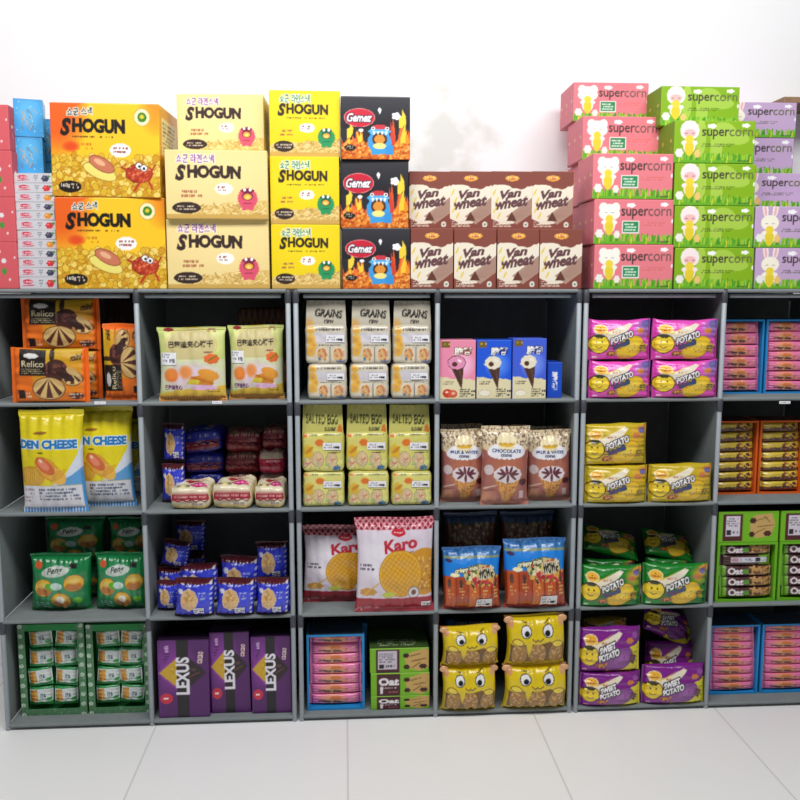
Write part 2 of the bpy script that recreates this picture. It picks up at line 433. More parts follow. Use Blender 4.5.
# ------------------------------------------------------------------ cartons on top of the racks
def carton(w, d, h, m, art, col, r=.0022, name='carton', amp=0):
    mb = MB(); rbox(mb, w, d, h, r, art, L255(col), amp=amp)
    o = mb.build(name, m); o['depth_m'] = d; return o
KERN = [(236, 200, 74), (226, 182, 48), (244, 216, 110), (212, 156, 36)]
def burst(c, x, y, s, lines_=2):
    c.blot(x, y, 9*s, 5.5*s, (250, 248, 244), 10)
    c.marks(x-6*s, y-3*s, x+6*s, y+3*s, (150, 70, 60), lines_)
def art_orange(w=108, h=86):
    c = Cv(w, h, (246, 196, 36)); c.grad(0, 0, w, h, (226, 140, 28), (236, 188, 34), 0)
    c.glow(4, 8, 46, 40, (236, 96, 26), 1.1); c.glow(w, 6, 22, 34, (240, 140, 24), .9)
    c.glow(w*.5, h*.2, 30, 20, (250, 214, 60), .8)
    for q in range(4): c.ell(w*.5, h*.36, 62-q*2, 34-q*2, (250, 200+q*4, 40), -8) if q == 0 else None
    c.glow(6, 10, 34, 44, (236, 100, 30), 1.2); c.glow(w-2, 6, 20, 26, (240, 146, 30), .9)
    c.rect(0, h*.62, w, h, (214, 160, 36)); c.speck(0, h*.56, w, h+2, KERN, 430, 2.9, 5, .8, (166, 110, 20))
    c.text('쇼군 스낵', 17, 4.5, 42, 11.5, (40, 50, 50), -3, .02, edge=(240, 240, 230), ew=.8)
    c.text('S', 10, 14, 20.5, 30.5, (26, 22, 18), 4, .055, .2); c.text('HOGUN', 21.8, 14.5, 74, 27.5, (26, 22, 18), 1, .06)
    c.marks(20, 30, 73, 32.5, (90, 60, 20), 1)
    c.glow(20, 40, 10, 6, (230, 80, 30), 1.2); c.marks(30, 36, 44, 44, (200, 110, 20), 2)
    burst(c, 69, 43, 1.15)
    c.ell(48, 63, 17, 6, (240, 226, 120), 20, (170, 130, 40)); c.ell(41, 61, 6, 4.6, (240, 226, 120), 10); c.ell(50, 56, 13, 5.6, (206, 122, 90), 26, (140, 76, 50))
    c.ell(48, 54, 6, 2.4, (236, 180, 140), 26)
    c.blot(87, 64, 13, 8, (186, 62, 36), 9, edge=(120, 40, 24)); c.speck(75, 57, 99, 73, [(216, 100, 60), (150, 40, 30), (226, 130, 80)], 40, 1.6, 3, .4); c.line([(70, 59), (80, 63)], 1.8, (180, 60, 36)); c.line([(70, 59), (74, 55)], 1.4, (180, 60, 36)); c.line([(100, 62), (103, 56)], 1.6, (180, 60, 36))
    c.line([(88, 72), (82, 80)], 2.2, (190, 60, 40)); c.line([(96, 70), (100, 78)], 2.2, (190, 60, 40)); c.line([(80, 66), (98, 60)], 1, (240, 130, 90))
    c.ell(87, 57, 3, 3, (250, 250, 250), 0, (40, 20, 20), .5); c.ell(92, 59, 3, 3, (250, 250, 250), 0, (40, 20, 20), .5)
    c.ell(87.5, 57.5, 1.4, 1.4, (20, 20, 20)); c.ell(92, 59.5, 1.4, 1.4, (20, 20, 20))
    c.ell(18, h-9, 11.5, 5.6, (34, 26, 22)); c.text('160g', 9, h-12, 18, h-7.5, (240, 230, 210), 0, .03); c.marks(19, h-12, 28, h-6.5, (220, 200, 180), 2)
    c.ell(91, 12.5, 7.5, 7.5, (250, 238, 190), 0, (200, 160, 60)); c.ell(91, 12.5, 4.6, 4.6, (60, 130, 40)); c.ell(91, 12, 2.2, 2, (230, 200, 50))
    return c
def side_orange(w=70, h=86):
    c = Cv(w, h, (240, 176, 34)); c.rect(0, h*.6, w, h, (214, 160, 36)); c.speck(0, h*.58, w, h+2, KERN, 200, 2.7, 6, .8, (196, 138, 28))
    c.rect(w*.12, h*.12, w*.88, h*.52, (246, 236, 170)); c.marks(w*.16, h*.16, w*.84, h*.5, (90, 70, 40), 8); return c
@kind('orange_carton', 'carton')
def _(w, h):
    o = carton(w, .23, h, GLOSSCARD, {'front': art_orange(), 'right': side_orange(), 'left': side_orange()}, (236, 170, 40), name='snack_carton')
    return o
def sticks(c, x0, y0, x1, y1, seed):
    R = rng(seed); base = (222, 188, 108)
    pts = [(x0, y1)]; n = 14
    for i in range(n+1): pts.append((x0+(x1-x0)*i/n, y0+(y1-y0)*(.32-.3*i/n)+R.uniform(-1, 1)))
    pts.append((x1, y1)); c.poly(pts, base)
    for i in range(170):
        x = R.uniform(x0, x1); yy = R.uniform(y0+(y1-y0)*.36*(1-(x-x0)/(x1-x0)), y1); a = R.uniform(-1.2, 1.2); q = R.uniform(1.5, 4)
        c.line([(x-q*math.cos(a), yy-q*math.sin(a)), (x+q*math.cos(a), yy+q*math.sin(a))], .9, [(240, 212, 138), (204, 164, 84), (180, 136, 64), (250, 226, 160)][R.randint(4)])
def creature(c, x, y, s, col, dark, hat):
    """small shaggy round biscuit creature with a wide mouth"""
    for i in range(22):
        a = 2*PI*i/22; c.poly([(x+7*s*math.cos(a-.25), y+8*s*math.sin(a-.25)), (x+11.5*s*math.cos(a), y+12*s*math.sin(a)), (x+7*s*math.cos(a+.25), y+8*s*math.sin(a+.25))], col)
    c.blot(x, y, 10*s, 10.5*s, col, 13); c.blot(x, y-8*s, 7*s, 2.6*s, dark, 8)
    c.ell(x, y-2.5*s, 5.8*s, 4.2*s, dark); c.ell(x, y-2*s, 4.6*s, 3*s, (240, 170, 60)); c.ell(x, y-1.4*s, 2.6*s, 1.6*s, (250, 220, 120))
    for q in (-4, 4): c.rect(x+q*s-2*s, y+8*s, x+q*s+2*s, y+12.5*s, col)
    c.ell(x-3*s, y-9*s, 1.7*s, 1.7*s, (250, 250, 250)); c.ell(x+3*s, y-9*s, 1.7*s, 1.7*s, (250, 250, 250)); c.line([(x-4*s, y+5*s), (x+4*s, y+5*s)], .8*s, dark)
def art_shogun(bg, kor, kcol, ccol, dark, w, h, seed):
    c = Cv(w, h, bg); k = w/102.; cream = w > 80
    c.glow(w*.5, h*.3, w*.6, h*.5, tuple(min(255, v+10) for v in bg), .8)
    sticks(c, 0 if not cream else w*.25, h*.72, w, h+1, seed); c.grad(0, h*.93, w, h, (206, 166, 84), (206, 166, 84))
    c.text(kor, w*(.11 if cream else .15), h*.06, w*(.48 if cream else .57), h*.19, kcol, 0, .02, edge=(252, 250, 240), ew=.5)
    if cream: c.text('S', w*.1, h*.21, w*.2, h*.45, (52, 34, 30), 4, .055, .2); c.text('HOGUN', w*.215, h*.22, w*.74, h*.41, (52, 34, 30), 1, .06)
    else: c.text('S', w*.12, h*.19, w*.23, h*.39, (46, 36, 20), 4, .055, .2); c.text('HOGUN', w*.24, h*.2, w*.83, h*.36, (46, 36, 20), 1, .055); c.marks(w*.24, h*.4, w*.8, h*.43, (90, 80, 20), 1)
    burst(c, w*(.57 if cream else .53), h*.56, (1. if cream else .85)); c.marks(w*.15, h*.58, w*.36, h*.7, (170, 100, 70), 2)
    creature(c, w*.8, h*.7, .95 if cream else .82, ccol, dark, 0)
    c.ell(w*.2, h*.84, w*.14, h*.085, (50, 34, 28)); c.marks(w*.09, h*.8, w*.32, h*.88, (225, 205, 180), 2, .9); return c
def printed_side(bg, w=66, h=66, top=None):
    c = Cv(w, h, bg); c.marks(w*.15, h*.2, w*.85, h*.6, tuple(int(v*.6) for v in bg), 6); return c  # plain carton side: base colour with rows of darker print
@kind('cream_carton', 'carton')
def _(w, h): return carton(w, .2, h, CARD, {'front': art_shogun((238, 214, 146), '쇼군 라멘스낵', (150, 80, 150), (222, 84, 110), (120, 30, 60), 102, 67, 3), 'right': printed_side((240, 220, 160)), 'left': printed_side((240, 220, 160))}, (240, 222, 160), name='snack_carton')
@kind('yellow_carton', 'carton')
def _(w, h): return carton(w, .2, h, CARD, {'front': art_shogun((238, 210, 14), '쇼군 라멘스낵', (40, 120, 60), (40, 150, 90), (20, 90, 60), 70, 66, 4), 'right': printed_side((236, 214, 30)), 'left': printed_side((236, 214, 30))}, (240, 218, 30), name='snack_carton')
def art_black(w=69, h=65):
    c = Cv(w, h, (44, 44, 50)); c.grad(0, 0, w, h*.5, (58, 58, 64), (36, 34, 40)); R = rng(8)
    FL = [(232, 92, 40), (240, 150, 40), (248, 206, 60), (214, 70, 50), (244, 120, 60)]
    for i in range(70):
        x = R.uniform(-2, w); m = 1.4 if (x < w*.35 or x > w*.7) else .75; hh = R.uniform(8, 26)*m*(.65 if x < w*.4 else 1); ww = R.uniform(1.6, 4.2); sk = R.uniform(-3, 3)
        c.poly([(x-ww, h*.86), (x-ww*.8, h*.86-hh*.4), (x+sk, h*.86-hh), (x+ww*.8, h*.86-hh*.45), (x+ww, h*.86)], FL[R.randint(5)])
    for (x, y, s) in ((9, 34, 1), (61, 22, 1.15), (19, 42, .7)):
        c.poly([(x-3*s, y+9*s), (x-3*s, y), (x, y-2*s), (x, y-8*s), (x+3.4*s, y-1*s), (x+2.6*s, y+5*s), (x, y+9*s)], (248, 214, 70))
    c.rect(0, h*.84, w, h, (206, 104, 34)); c.speck(0, h*.74, w, h, [(236, 140, 50), (214, 104, 36), (246, 176, 90), (180, 76, 26)], 260, 1.5, 9)
    c.ell(18.5, 22, 15, 9, (206, 40, 62), 0, (235, 150, 150), .6); c.text('Gemez', 6, 17.5, 31, 26.5, (252, 250, 250), 0, .03, .3, edge=(60, 40, 60), ew=.5)
    c.ell(38.5, 14, 1.8, 2.2, (250, 250, 250)); c.poly([(38, 15), (40, 15), (38.7, 19)], (250, 250, 250)); c.blot(55, 20, 4.5, 4, (250, 250, 250), 5); c.ell(20, 35, 2.4, 1.8, (250, 250, 250))
    # blue shaggy biscuit creature, mouth wide open
    c.blot(38.5, 47, 11.5, 12.5, (66, 160, 226), 11); c.blot(38.5, 36, 11, 4.2, (90, 180, 236), 8); c.rect(30, 52, 36, 60, (66, 160, 226)); c.rect(44, 50, 52, 60, (60, 150, 220))
    c.blot(38.5, 31.5, 7.5, 2.6, (206, 60, 70), 7); c.ell(38.5, 44, 7.6, 6.6, (88, 46, 30)); c.ell(38.5, 44, 5.4, 4.6, (226, 150, 60)); c.ell(38.5, 51, 6.5, 3, (246, 232, 140))
    for x in (33, 37, 41, 45): c.poly([(x-1.6, 36), (x+1.6, 36), (x, 40)], (250, 250, 250))
    for x in (32, 46): c.ell(x, 33, 2, 2, (250, 250, 250)); c.ell(x, 33, .9, .9, (20, 20, 30))
    c.ell(9, 53, 6, 3.2, (40, 34, 30)); c.marks(5, 51, 13, 55, (220, 210, 190), 2); return c
@kind('black_carton', 'carton')
def _(w, h): return carton(w, .19, h, GLOSSCARD, {'front': art_black(), 'right': Cv(60, 60, (50, 50, 54)).grad(0, 35, 60, 60, (160, 80, 30), (200, 110, 40)), 'left': (50, 50, 54)}, (46, 46, 50), name='snack_carton')
def art_wheat(w=42, h=60):
    S = 4; c = Cv(w, h, (132, 70, 58), S)
    pts = [(0, h*.3)]; R = rng(2)
    for i in range(15): pts.append((w*i/14, h*(.27-.04*math.sin(i*.5))+R.uniform(-1.4, 1.4)))
    pts += [(w, h*.58), (w*.55, h*.9), (0, h*.94)]
    c.poly(pts, (236, 226, 206)); c.poly([(w, h*.44), (w, h*.72), (w*.62, h*.92), (w*.36, h*.78)], (176, 142, 126))
    for i in range(9): c.line([(w*.42+i*1.6, h*.8+1), (w, h*(.47+i*.028))], .35, (150, 114, 100))
    c.poly([(w*.5, h*.7), (w*.62, h*.86), (w*.37, h*.86)], (96, 54, 40))
    c.text('Van', w*.22, h*.31, w*.72, h*.46, (98, 62, 66), -9, .045, .35); c.text('wheat', w*.09, h*.44, w*.9, h*.63, (98, 62, 66), -9, .045, .35)
    for (x, y) in ((3, 22), (6, 30), (4, 40), (8, 46)): c.ell(x, y, .9, 4, (226, 200, 90), 25)
    c.blot(w*.5, h*.12, 7, 3, (236, 170, 70), 8); c.ell(w*.5, h*.12, 4, 1.5, (200, 80, 40)); c.marks(w*.4, h*.09, w*.6, h*.14, (250, 226, 150), 1, .95); c.poly([(0, h*.82), (8, h*.88), (8, h*.94), (0, h*.97)], (132, 70, 58))
    c.rect(0, h*.95, w, h, (132, 70, 58)); c.marks(w*.05, h*.86, w*.56, h*.97, (222, 206, 190), 3, .9); c.ell(w*.84, h*.92, 2.6, 2.9, (226, 222, 210)); c.ell(w*.84, h*.92, 1.3, 1.3, (120, 140, 120)); return c
@kind('wheat_box', 'box')
def _(w, h): return carton(w, .1, h, CARD, {'front': art_wheat(), 'right': (150, 84, 70), 'left': (150, 84, 70)}, (140, 76, 62), .0015, 'wafer_box')
def bunny(c, x, y, k, form, col, inner):
    """plain white animal hugging a corn cob"""
    if form == 'tall':
        for s in (-1, 1): c.ell(x+s*5*k, y-14*k, 2.7*k, 8*k, col, s*8); c.ell(x+s*5*k, y-13*k, 1.3*k, 5.5*k, inner, s*8)
    elif form == 'round':
        for s in (-1, 1): c.ell(x+s*6*k, y-5*k, 4.4*k, 5*k, col, s*10)
        c.ell(x, y+1*k, 10.5*k, 6.5*k, col)
    elif form == 'wool': c.blot(x, y-3*k, 9*k, 9*k, col, 12)
    c.ell(x, y-1*k, 9*k, 7.6*k, col); c.ell(x, y+12*k, 6*k, 8*k, col)
    if form == 'wool': c.ell(x, y, 6*k, 4*k, (244, 190, 190))
    c.ell(x, y+13*k, 4.4*k, 9*k, (232, 208, 50)); c.ell(x, y+6*k, 4*k, 4*k, (240, 214, 60))
    for s in (-1, 1):
        c.ell(x+s*5.5*k, y+9*k, 2.6*k, 2*k, col, s*25); c.line([(x+s*2.2*k, y), (x+s*4.4*k, y)], .5, (110, 90, 90))
def art_corn(w, h, bg, form, col, inner, pale=None, badge=False, seed=1, S=3):
    c = Cv(w, h, bg, S)
    if pale is not None:
        c.ell(w*.33, h*.4, 5, h*.45, pale); c.ell(w*.6, h*.3, w*.17, h*.26, pale); c.rect(w*.45, h*.3, w*.6, h*.85, pale); c.ell(w*.78, h*.42, w*.15, h*.14, pale)
    R = rng(seed); g0 = h*.86
    for i in range(130):
        x = R.uniform(0, w); q = R.uniform(2, 6); c.line([(x, h), (x+R.uniform(-1.5, 1.5), g0-q*.6+R.uniform(-1, 1))], 1.1, [(92, 168, 34), (124, 192, 40), (70, 146, 34), (160, 206, 60)][R.randint(4)])
    c.rect(0, h*.93, w, h, (104, 176, 38)); 
    for x in (w*.07, w*.47, w*.66, w*.95): c.line([(x, h), (x+.5, h*.84)], .9, (232, 214, 50))
    bunny(c, w*.19, h*.3 if form != 'tall' else h*.42, w/80., form, col, inner)
    c.blot(w*.07, h*.76, 4, 4.4, (240, 238, 232), 6); c.blot(w*.29, h*.78, 3, 4, (240, 200, 120) if form != 'round' else (240, 236, 226), 6)
    c.text('super', w*.34, h*.2, w*.68, h*.44, (58, 50, 48), 0, .012); c.text('corn', w*.68, h*.2, w*.97, h*.37, (116, 84, 82) if badge else (100, 104, 70), 0, .006)
    c.blot(w*.46, h*.13, 4.6, 2.2, (250, 250, 252), 5); c.blot(w*.88, h*.11, 4.2, 2, (250, 250, 252), 5)
    if badge:
        c.rect(w*.355, h*.47, w*.57, h*.75, (240, 244, 236)); c.rect(w*.367, h*.495, w*.557, h*.725, (40, 138, 82)); c.marks(w*.385, h*.53, w*.54, h*.71, (236, 244, 236), 3, .95)
        c.marks(w*.6, h*.5, w*.92, h*.6, (214, 110, 104), 2)
    else: c.marks(w*.34, h*.53, w*.75, h*.62, (70, 80, 50), 2)
    c.ell(w*.985, h*.48, 1, 2.2, (250, 250, 250)); c.marks(w*.8, h*.92, w*.96, h*.97, (50, 90, 40), 1, .95); return c
def side_corn(bg, mk, w=60, h=44):
    c = Cv(w, h, bg); R = rng(4)
    for x in (w*.12, w*.5, w*.86): c.ell(x, h*.45, 1.6, 2.4, mk, R.uniform(0, 90)); c.line([(x, h*.6), (x+2, h*.7)], .8, mk)
    c.rect(0, h*.97, w, h, tuple(int(v*.75) for v in bg)); return c
PK, GN, PU = (230, 126, 136), (134, 180, 20), (196, 168, 206)
@kind('pink_carton', 'carton')
def _(w, h): return carton(w, .175, h, CARD, {'front': art_corn(80, 44, PK, 'round', (248, 246, 236), PK, badge=True), 'left': side_corn((222, 122, 134), (236, 206, 150)), 'right': side_corn((222, 122, 134), (236, 206, 150))}, (228, 126, 136), name='corn_snack_carton')
@kind('green_carton', 'carton')
def _(w, h): return carton(w, .19, h, CARD, {'front': art_corn(80, 41, GN, 'wool', (250, 234, 234), GN, pale=(170, 206, 74)), 'left': side_corn((112, 158, 34), (200, 200, 110)), 'right': (128, 170, 40)}, (130, 176, 36), name='corn_snack_carton')
@kind('purple_carton', 'carton')
def _(w, h): return carton(w, .2, h, CARD, {'front': art_corn(80, 41, PU, 'tall', (250, 244, 226), (240, 180, 190)), 'left': side_corn((180, 150, 190), (236, 226, 240)), 'right': (190, 160, 200)}, (196, 166, 204), name='corn_snack_carton')
def art_edge_pink(w=84, h=45):
    c = art_corn(w, h, (218, 92, 100), 'round', (248, 246, 236), PK, badge=True); c.rect(w*.55, 0, w, h, (214, 92, 100))
    for (x, y, r) in ((w*.97, h*.33, 1), (w*.9, h*.8, 1), (w*.8, h*.2, .8)): c.ell(x, y, r, r*1.2, (246, 214, 214))
    c.blot(w*.84, h*.62, 2.4, 3.4, (70, 150, 60), 6); c.blot(w*.84, h*.4, 2.4, 2.6, (230, 226, 230), 6); return c
@kind('deep_pink_carton', 'carton')
def _(w, h): return carton(w, .19, h, CARD, {'front': art_edge_pink(), 'right': side_corn((200, 84, 92), (236, 206, 190))}, (206, 88, 96), name='corn_snack_carton')
def art_small(fr, w=41, h=9.3):
    c = Cv(w, h, (206, 204, 210), 5); c.rect(0, 0, w, .7, (180, 178, 184)); c.rect(0, h-.6, w, h, (190, 190, 196))
    c.ell(w*.25, h*.4, w*.14, h*.2, (206, 60, 86)); c.marks(w*.1, h*.28, w*.38, h*.55, (240, 200, 206), 1); c.line([(w*.12, h*.75), (w*.42, h*.68)], .7, (206, 70, 90))
    c.marks(w*.54, h*.2, w*.66, h*.85, (120, 130, 140), 3)
    C = {'dark': (60, 62, 84), 'red': (206, 54, 56), 'orange': (222, 140, 50)}[fr]
    c.blot(w*.83, h*.55, w*.1, h*.33, C, 6); c.ell(w*.93, h*.35, 1.8, 1, (80, 140, 70)); c.ell(w*.8, h*.45, 1.2, .8, tuple(min(255, v+60) for v in C)); return c
for fr in ('dark', 'red', 'orange'):
    kind('small_'+fr, 'box')(lambda w, h, fr=fr: carton(w, .15, h, CARD, {'front': art_small(fr), 'left': (70, 150, 210)}, (214, 212, 216), .001, 'biscuit_box'))
def art_blue(w=42, h=46, seed=1):
    c = Cv(w, h, (66, 160, 222)); c.glow(w*.5, h*.35, w*.5, h*.45, (100, 186, 236), .9); R = rng(seed)
    for i in range(26): x, y = R.uniform(w*.2, w*.8), R.uniform(h*.25, h*.75); c.line([(x, y), (x+R.uniform(-3, 6), y+R.uniform(2, 7))], 1.1, [(130, 150, 170), (160, 180, 196), (110, 120, 130), (190, 160, 130)][R.randint(4)])
    c.speck(0, 0, w, h, [(200, 226, 244), (240, 248, 255)], 16, .7, seed+4); c.line([(0, h*.02), (w, h*.02)], 1, (40, 110, 170)); return c
@kind('blue_carton', 'carton')
def _(w, h): return carton(w, .1, h, GLOSSCARD, {'front': art_blue(), 'right': art_blue(34, 46, 7), 'left': art_blue(34, 46, 5)}, (70, 150, 210), name='snack_carton')
def art_brown(w=60, h=40):
    c = Cv(w, h, (150, 120, 92)); c.line([(1, h*.3), (6, h*.5), (2, h*.7)], 1, (90, 66, 50)); c.marks(8, 8, 40, 16, (110, 84, 62), 2); return c
@kind('brown_carton', 'carton')
def _(w, h): return carton(w, .2, h, CARD, {'front': art_brown()}, (140, 110, 84), name='shipping_carton')

z0 = SH[0]
# far left: deep pink corn-snack cartons, only their right ends in the picture
z = z0
for i, (x1, t) in enumerate(((17.5, 242), (15, 197), (12, 150), (9, 104))):
    z = put('deep_pink_carton', x1-84, x1, .0, z, t, f"deep pink carton with white dots, far left edge of photo, {['lowest', 'second from below', 'third from below', 'topmost'][i]}", 'deep pink cartons at the left edge')
# the slim white boxes
z = z0; seq = ['red', 'dark', 'red', 'dark', 'orange', 'dark', 'red', 'orange', 'dark', 'orange', 'red', 'dark']
tops = [277, 267.6, 258.2, 248.8, 239.4, 230, 220, 211, 202, 192.5, 183, 173]
for i, (fr, t) in enumerate(zip(seq, tops)):
    off = [0, -.6, .4, -.8, -.4, -1, -2, -2.4, -2.8, -3.4, -4.2, -5][i]
    nm = {'dark': 'dark grapes', 'red': 'red berries', 'orange': 'an orange fruit'}[fr]
    z = put('small_'+fr, 18+off, 57+off, .01, z, t, f"slim white box printed with {nm}, {'bottom one' if i == 0 else 'top one' if i == 11 else ORD[i]+' from the bottom'} of the slim-box stack", 'slim white biscuit boxes', yaw=[0, 1, -1, .5, 0, -1, 1.5, -.5, 0, 1, 0, -1][i])
zs = z
# blue cartons: a column behind the white boxes and turned ones standing on them
for i in range(4): put('blue_carton', 24, 66, .175, z0+i*.129, ('h', .128), 'blue carton with a grey speckled print standing behind the slim white boxes', 'blue cartons behind the slim boxes')
for i in range(2):
    put('blue_carton', 10.5, 38.5, .05, zs+i*.108, ('h', .1075), ['blue carton with grey speckled print resting on the slim white boxes, lower of two', 'blue carton with grey speckled print, upper of two above the slim white boxes'][i], 'blue cartons above the slim boxes', yaw=14, depth=.09)
# orange cartons
z = put('orange_carton', 56, 165, .0, z0, 197.5, 'large orange and yellow popcorn-pattern carton standing directly on the left rack, under its twin', 'orange and yellow snack cartons', yaw=.6)
put('orange_carton', 52, 161, .0, z, 104, 'large orange and yellow popcorn-pattern carton stacked on top of its twin', 'orange and yellow snack cartons', yaw=-3, roll=.9, dz=.002)
def stack3(k, xs, tops, Y, what, grp, yaws=(0, 0, 0)):
    z = z0
    for i in range(3):
        z = put(k, xs[i][0], xs[i][1], Y[i], z, tops[i], f"{what}, {['bottom', 'middle', 'top'][i]} of the three stacked", grp, yaw=yaws[i])
stack3('cream_carton', ((167, 269), (165, 267), (178, 265)), (219.5, 150, 94), (.0, -.02, .05), 'pale cream snack carton with a pink creature', 'cream snack cartons', (0, .8, -2))
stack3('yellow_carton', ((271.5, 340), (270.5, 339.5), (269, 340)), (224.5, 156.5, 90), (.0, .0, .01), 'bright yellow snack carton with a green creature', 'bright yellow snack cartons', (0, -.5, .6))
stack3('black_carton', ((342, 410), (340.8, 409), (341, 409.5)), (228, 160, 97), (.0, .01, .0), 'black snack carton with flames and a blue creature', 'black snack cartons with flames', (.5, -1, .5))
# wafer boxes
z1 = 0
for j in range(4):
    x = [410.8, 454, 497, 539.7][j]
    z1 = put('wheat_box', x, x+42.4, .0, z0, 228.3, f"brown and cream wafer box, {['leftmost', 'second from the left', 'third from the left', 'rightmost'][j]} in the lower row", 'brown wafer boxes')
for j in range(4):
    x = [410.8, 454, 497, 539.7][j]
    put('wheat_box', 344+(x-344)*.96, 344+(x+42.4-344)*.96, .104, z0, 230, 'brown wafer box in the row hidden behind the lower front row', 'brown wafer boxes', fit=False, depth=.1)
for j in range(4):
    x = [409, 450.3, 491.2, 532][j]
    put('wheat_box', x, x+41.2, .045, z1, 171.3, f"brown and cream wafer box, {['leftmost', 'second from the left', 'third from the left', 'rightmost'][j]} in the upper row", 'brown wafer boxes', yaw=[.5, -.5, .8, 0][j])
# pink corn cartons
hp = .1345
for i in range(3):
    put('pink_carton', 594+(-.8 if i == 2 else 0), 673, .0, z0+i*hp, ('h', hp-.0008), f"pink corn-snack carton with a green badge, {['lowest', 'second from below', 'third from below'][i]} of the pink pile", 'pink corn-snack cartons', yaw=[0, .4, -.5][i])
for i in range(3):
    put('pink_carton', 581.5, 656, .178, z0+i*hp, ('h', hp-.0008), f"pink carton peeking out behind the front pink column, {['lowest', 'middle', 'highest'][i]} of three", 'pink corn-snack cartons', fit=False)
put('pink_carton', 583, 658, .135, z0+3*hp, ('h', hp-.0008), 'pink corn-snack carton set back, second from the top of the pile', 'pink corn-snack cartons', yaw=.5, fit=False)
put('pink_carton', 574, 648, .225, z0+4*hp, ('h', .122), 'topmost and furthest back pink corn-snack carton', 'pink corn-snack cartons', yaw=-.5, fit=False)
hg = .1256
for i in range(4):
    put('green_carton', 674.5+(-.6 if i == 2 else 0), 753.5+(1.6 if i > 1 else 0), .0, z0+i*hg, ('h', hg-.0008), f"lime green corn-snack carton with a woolly animal, {['lowest', 'second from below', 'third from below', 'fourth from below'][i]} of the green pile", 'lime green corn-snack cartons', yaw=[0, 0, .5, -.6][i])
put('green_carton', 662, 738, .095, z0+4*hg, ('h', hg-.006), 'topmost lime green corn-snack carton, set back from the others', 'lime green corn-snack cartons', fit=False)
hv = .1256
for i in range(2):
    put('purple_carton', 755, 834, .0, z0+i*hv, ('h', hv-.0008), f"lilac corn-snack carton with a long-eared animal, {['lowest of the lilac pile', 'second from below in the lilac pile'][i]}", 'lilac corn-snack cartons')
for i in range(4):
    if i == 2: 
        put('purple_carton', 736, 812, .1, z0+i*hv, ('h', .112), 'lilac corn-snack carton set back on the lower two, third from below', 'lilac corn-snack cartons', fit=False, depth=.17)
    put('purple_carton', 720.5, 793, .275, z0+i*hv, ('h', hv-.0008), ['lilac corn-snack carton hidden at the back of the lilac pile', 'lilac corn-snack carton hidden at the back of the lilac pile', 'lilac corn-snack carton hidden at the back of the lilac pile', 'lilac corn-snack carton showing just above the set-back one, second from the top'][i], 'lilac corn-snack cartons', fit=False, depth=.185)
put('purple_carton', 723, 796, .272, z0+4*hv, ('h', hv-.012), 'topmost lilac corn-snack carton, beneath bare white wall', 'lilac corn-snack cartons', fit=False, depth=.185)
put('brown_carton', 784, 850, .28, z0+5*hv-.011, 97, 'plain brown carton in the top right corner of the photo', None, depth=.18)
# ------------------------------------------------------------------ products in the cubes
ORANGE = (236, 116, 30)
def bagroot(f_d):
    r = empty('snack_bag'); r['depth_m'] = f_d; return r
def flatnamed(name, d):
    r = named(name, d); r['flat_d'] = 1; return r
def named(name, d):
    r = empty(name); r['depth_m'] = d; return r
# --- orange and black chocolate-biscuit packs
def art_relico(w=78, h=52, plain=False):
    c = Cv(w, h, ORANGE); c.grad(w*.3, 0, w*.92, h, (206, 176, 36), (226, 110, 26), 80); c.rect(w*.92, 0, w, h, (240, 112, 30)); c.rect(0, 0, w*.1, h, (240, 112, 30))
    c.ell(w*.6, h*.4, w*.15, h*.2, (74, 36, 30)); c.ell(w*.55, h*.12, 2.5, 8, (60, 40, 20)); c.speck(w*.48, h*.3, w*.72, h*.45, [(110, 60, 50), (50, 24, 20)], 30, 2, 4)
    for cx, cy, r, cc in ((w*.8, h*.55, 9, 0), (w*.5, h*.74, 15, 1)):
        c.ell(cx, cy, r*1.05, r*.72, (206, 170, 110), 0, (90, 50, 30), .7)
        for i in range(7):
            a = PI*i/7.; c.poly([(cx, cy-r*.66), (cx+r*math.cos(a), cy+r*.66*math.sin(a)-.5), (cx+r*math.cos(a+PI/7), cy+r*.66*math.sin(a+PI/7)-.5)], (92, 50, 42) if i % 2 else (226, 192, 120))
    c.ell(w*.72, h*.5, 9, 3.6, (56, 30, 26), 30); c.ell(w*.8, h*.42, 6, 3.2, (196, 160, 100), 30)
    c.rect(w*.13, h*.02, w*.47, h*.5, (34, 22, 20)); c.blot(w*.28, h*.14, 7.5, 2.6, (226, 224, 220), 7); c.text('Relico', w*.155, h*.23, w*.45, h*.345, (226, 214, 170), 0, .01)
    c.marks(w*.16, h*.37, w*.45, h*.48, (170, 160, 120), 3, .9); c.rect(w*.1, h*.76, w*.19, h*.93, (40, 20, 20)); c.marks(w*.2, h*.8, w*.27, h*.93, (240, 220, 190), 2)
    c.text('mini', w*.78, h*.1, w*.93, h*.22, (40, 24, 16), -8, .03, .4); c.blot(w*.84, h*.88, 7, 3.5, (90, 40, 34), 8); c.marks(w*.76, h*.82, w*.93, h*.94, (236, 220, 200), 2, .9); return c
@kind('relico', 'snack pack')
def _(w, h):
    r = flatnamed('biscuit_pack', .05); c = art_relico(); pillow(r, w, h, .05, c, 'lr', .05, 3, FILM2, .0025, .3, back=(200, 90, 30)); return r
def art_relico_v(w=42, h=77):
    a = art_relico(77, 42); c = Cv(w, h, ORANGE); c.a = np.rot90(a.a, 1).copy(); return c
@kind('relico_tall', 'snack pack')
def _(w, h):
    r = flatnamed('biscuit_pack', .05); pillow(r, w, h, .05, art_relico_v(), 'tb', .05, 5, FILM2, .0025, .3, back=(200, 90, 30)); return r
@kind('dark_box', 'box')
def _(w, h): return carton(w, .1, h, CARD, {'front': Cv(30, 26, (70, 44, 36)).marks(4, 4, 26, 20, (130, 96, 70), 4)}, (64, 44, 38), name='biscuit_box')
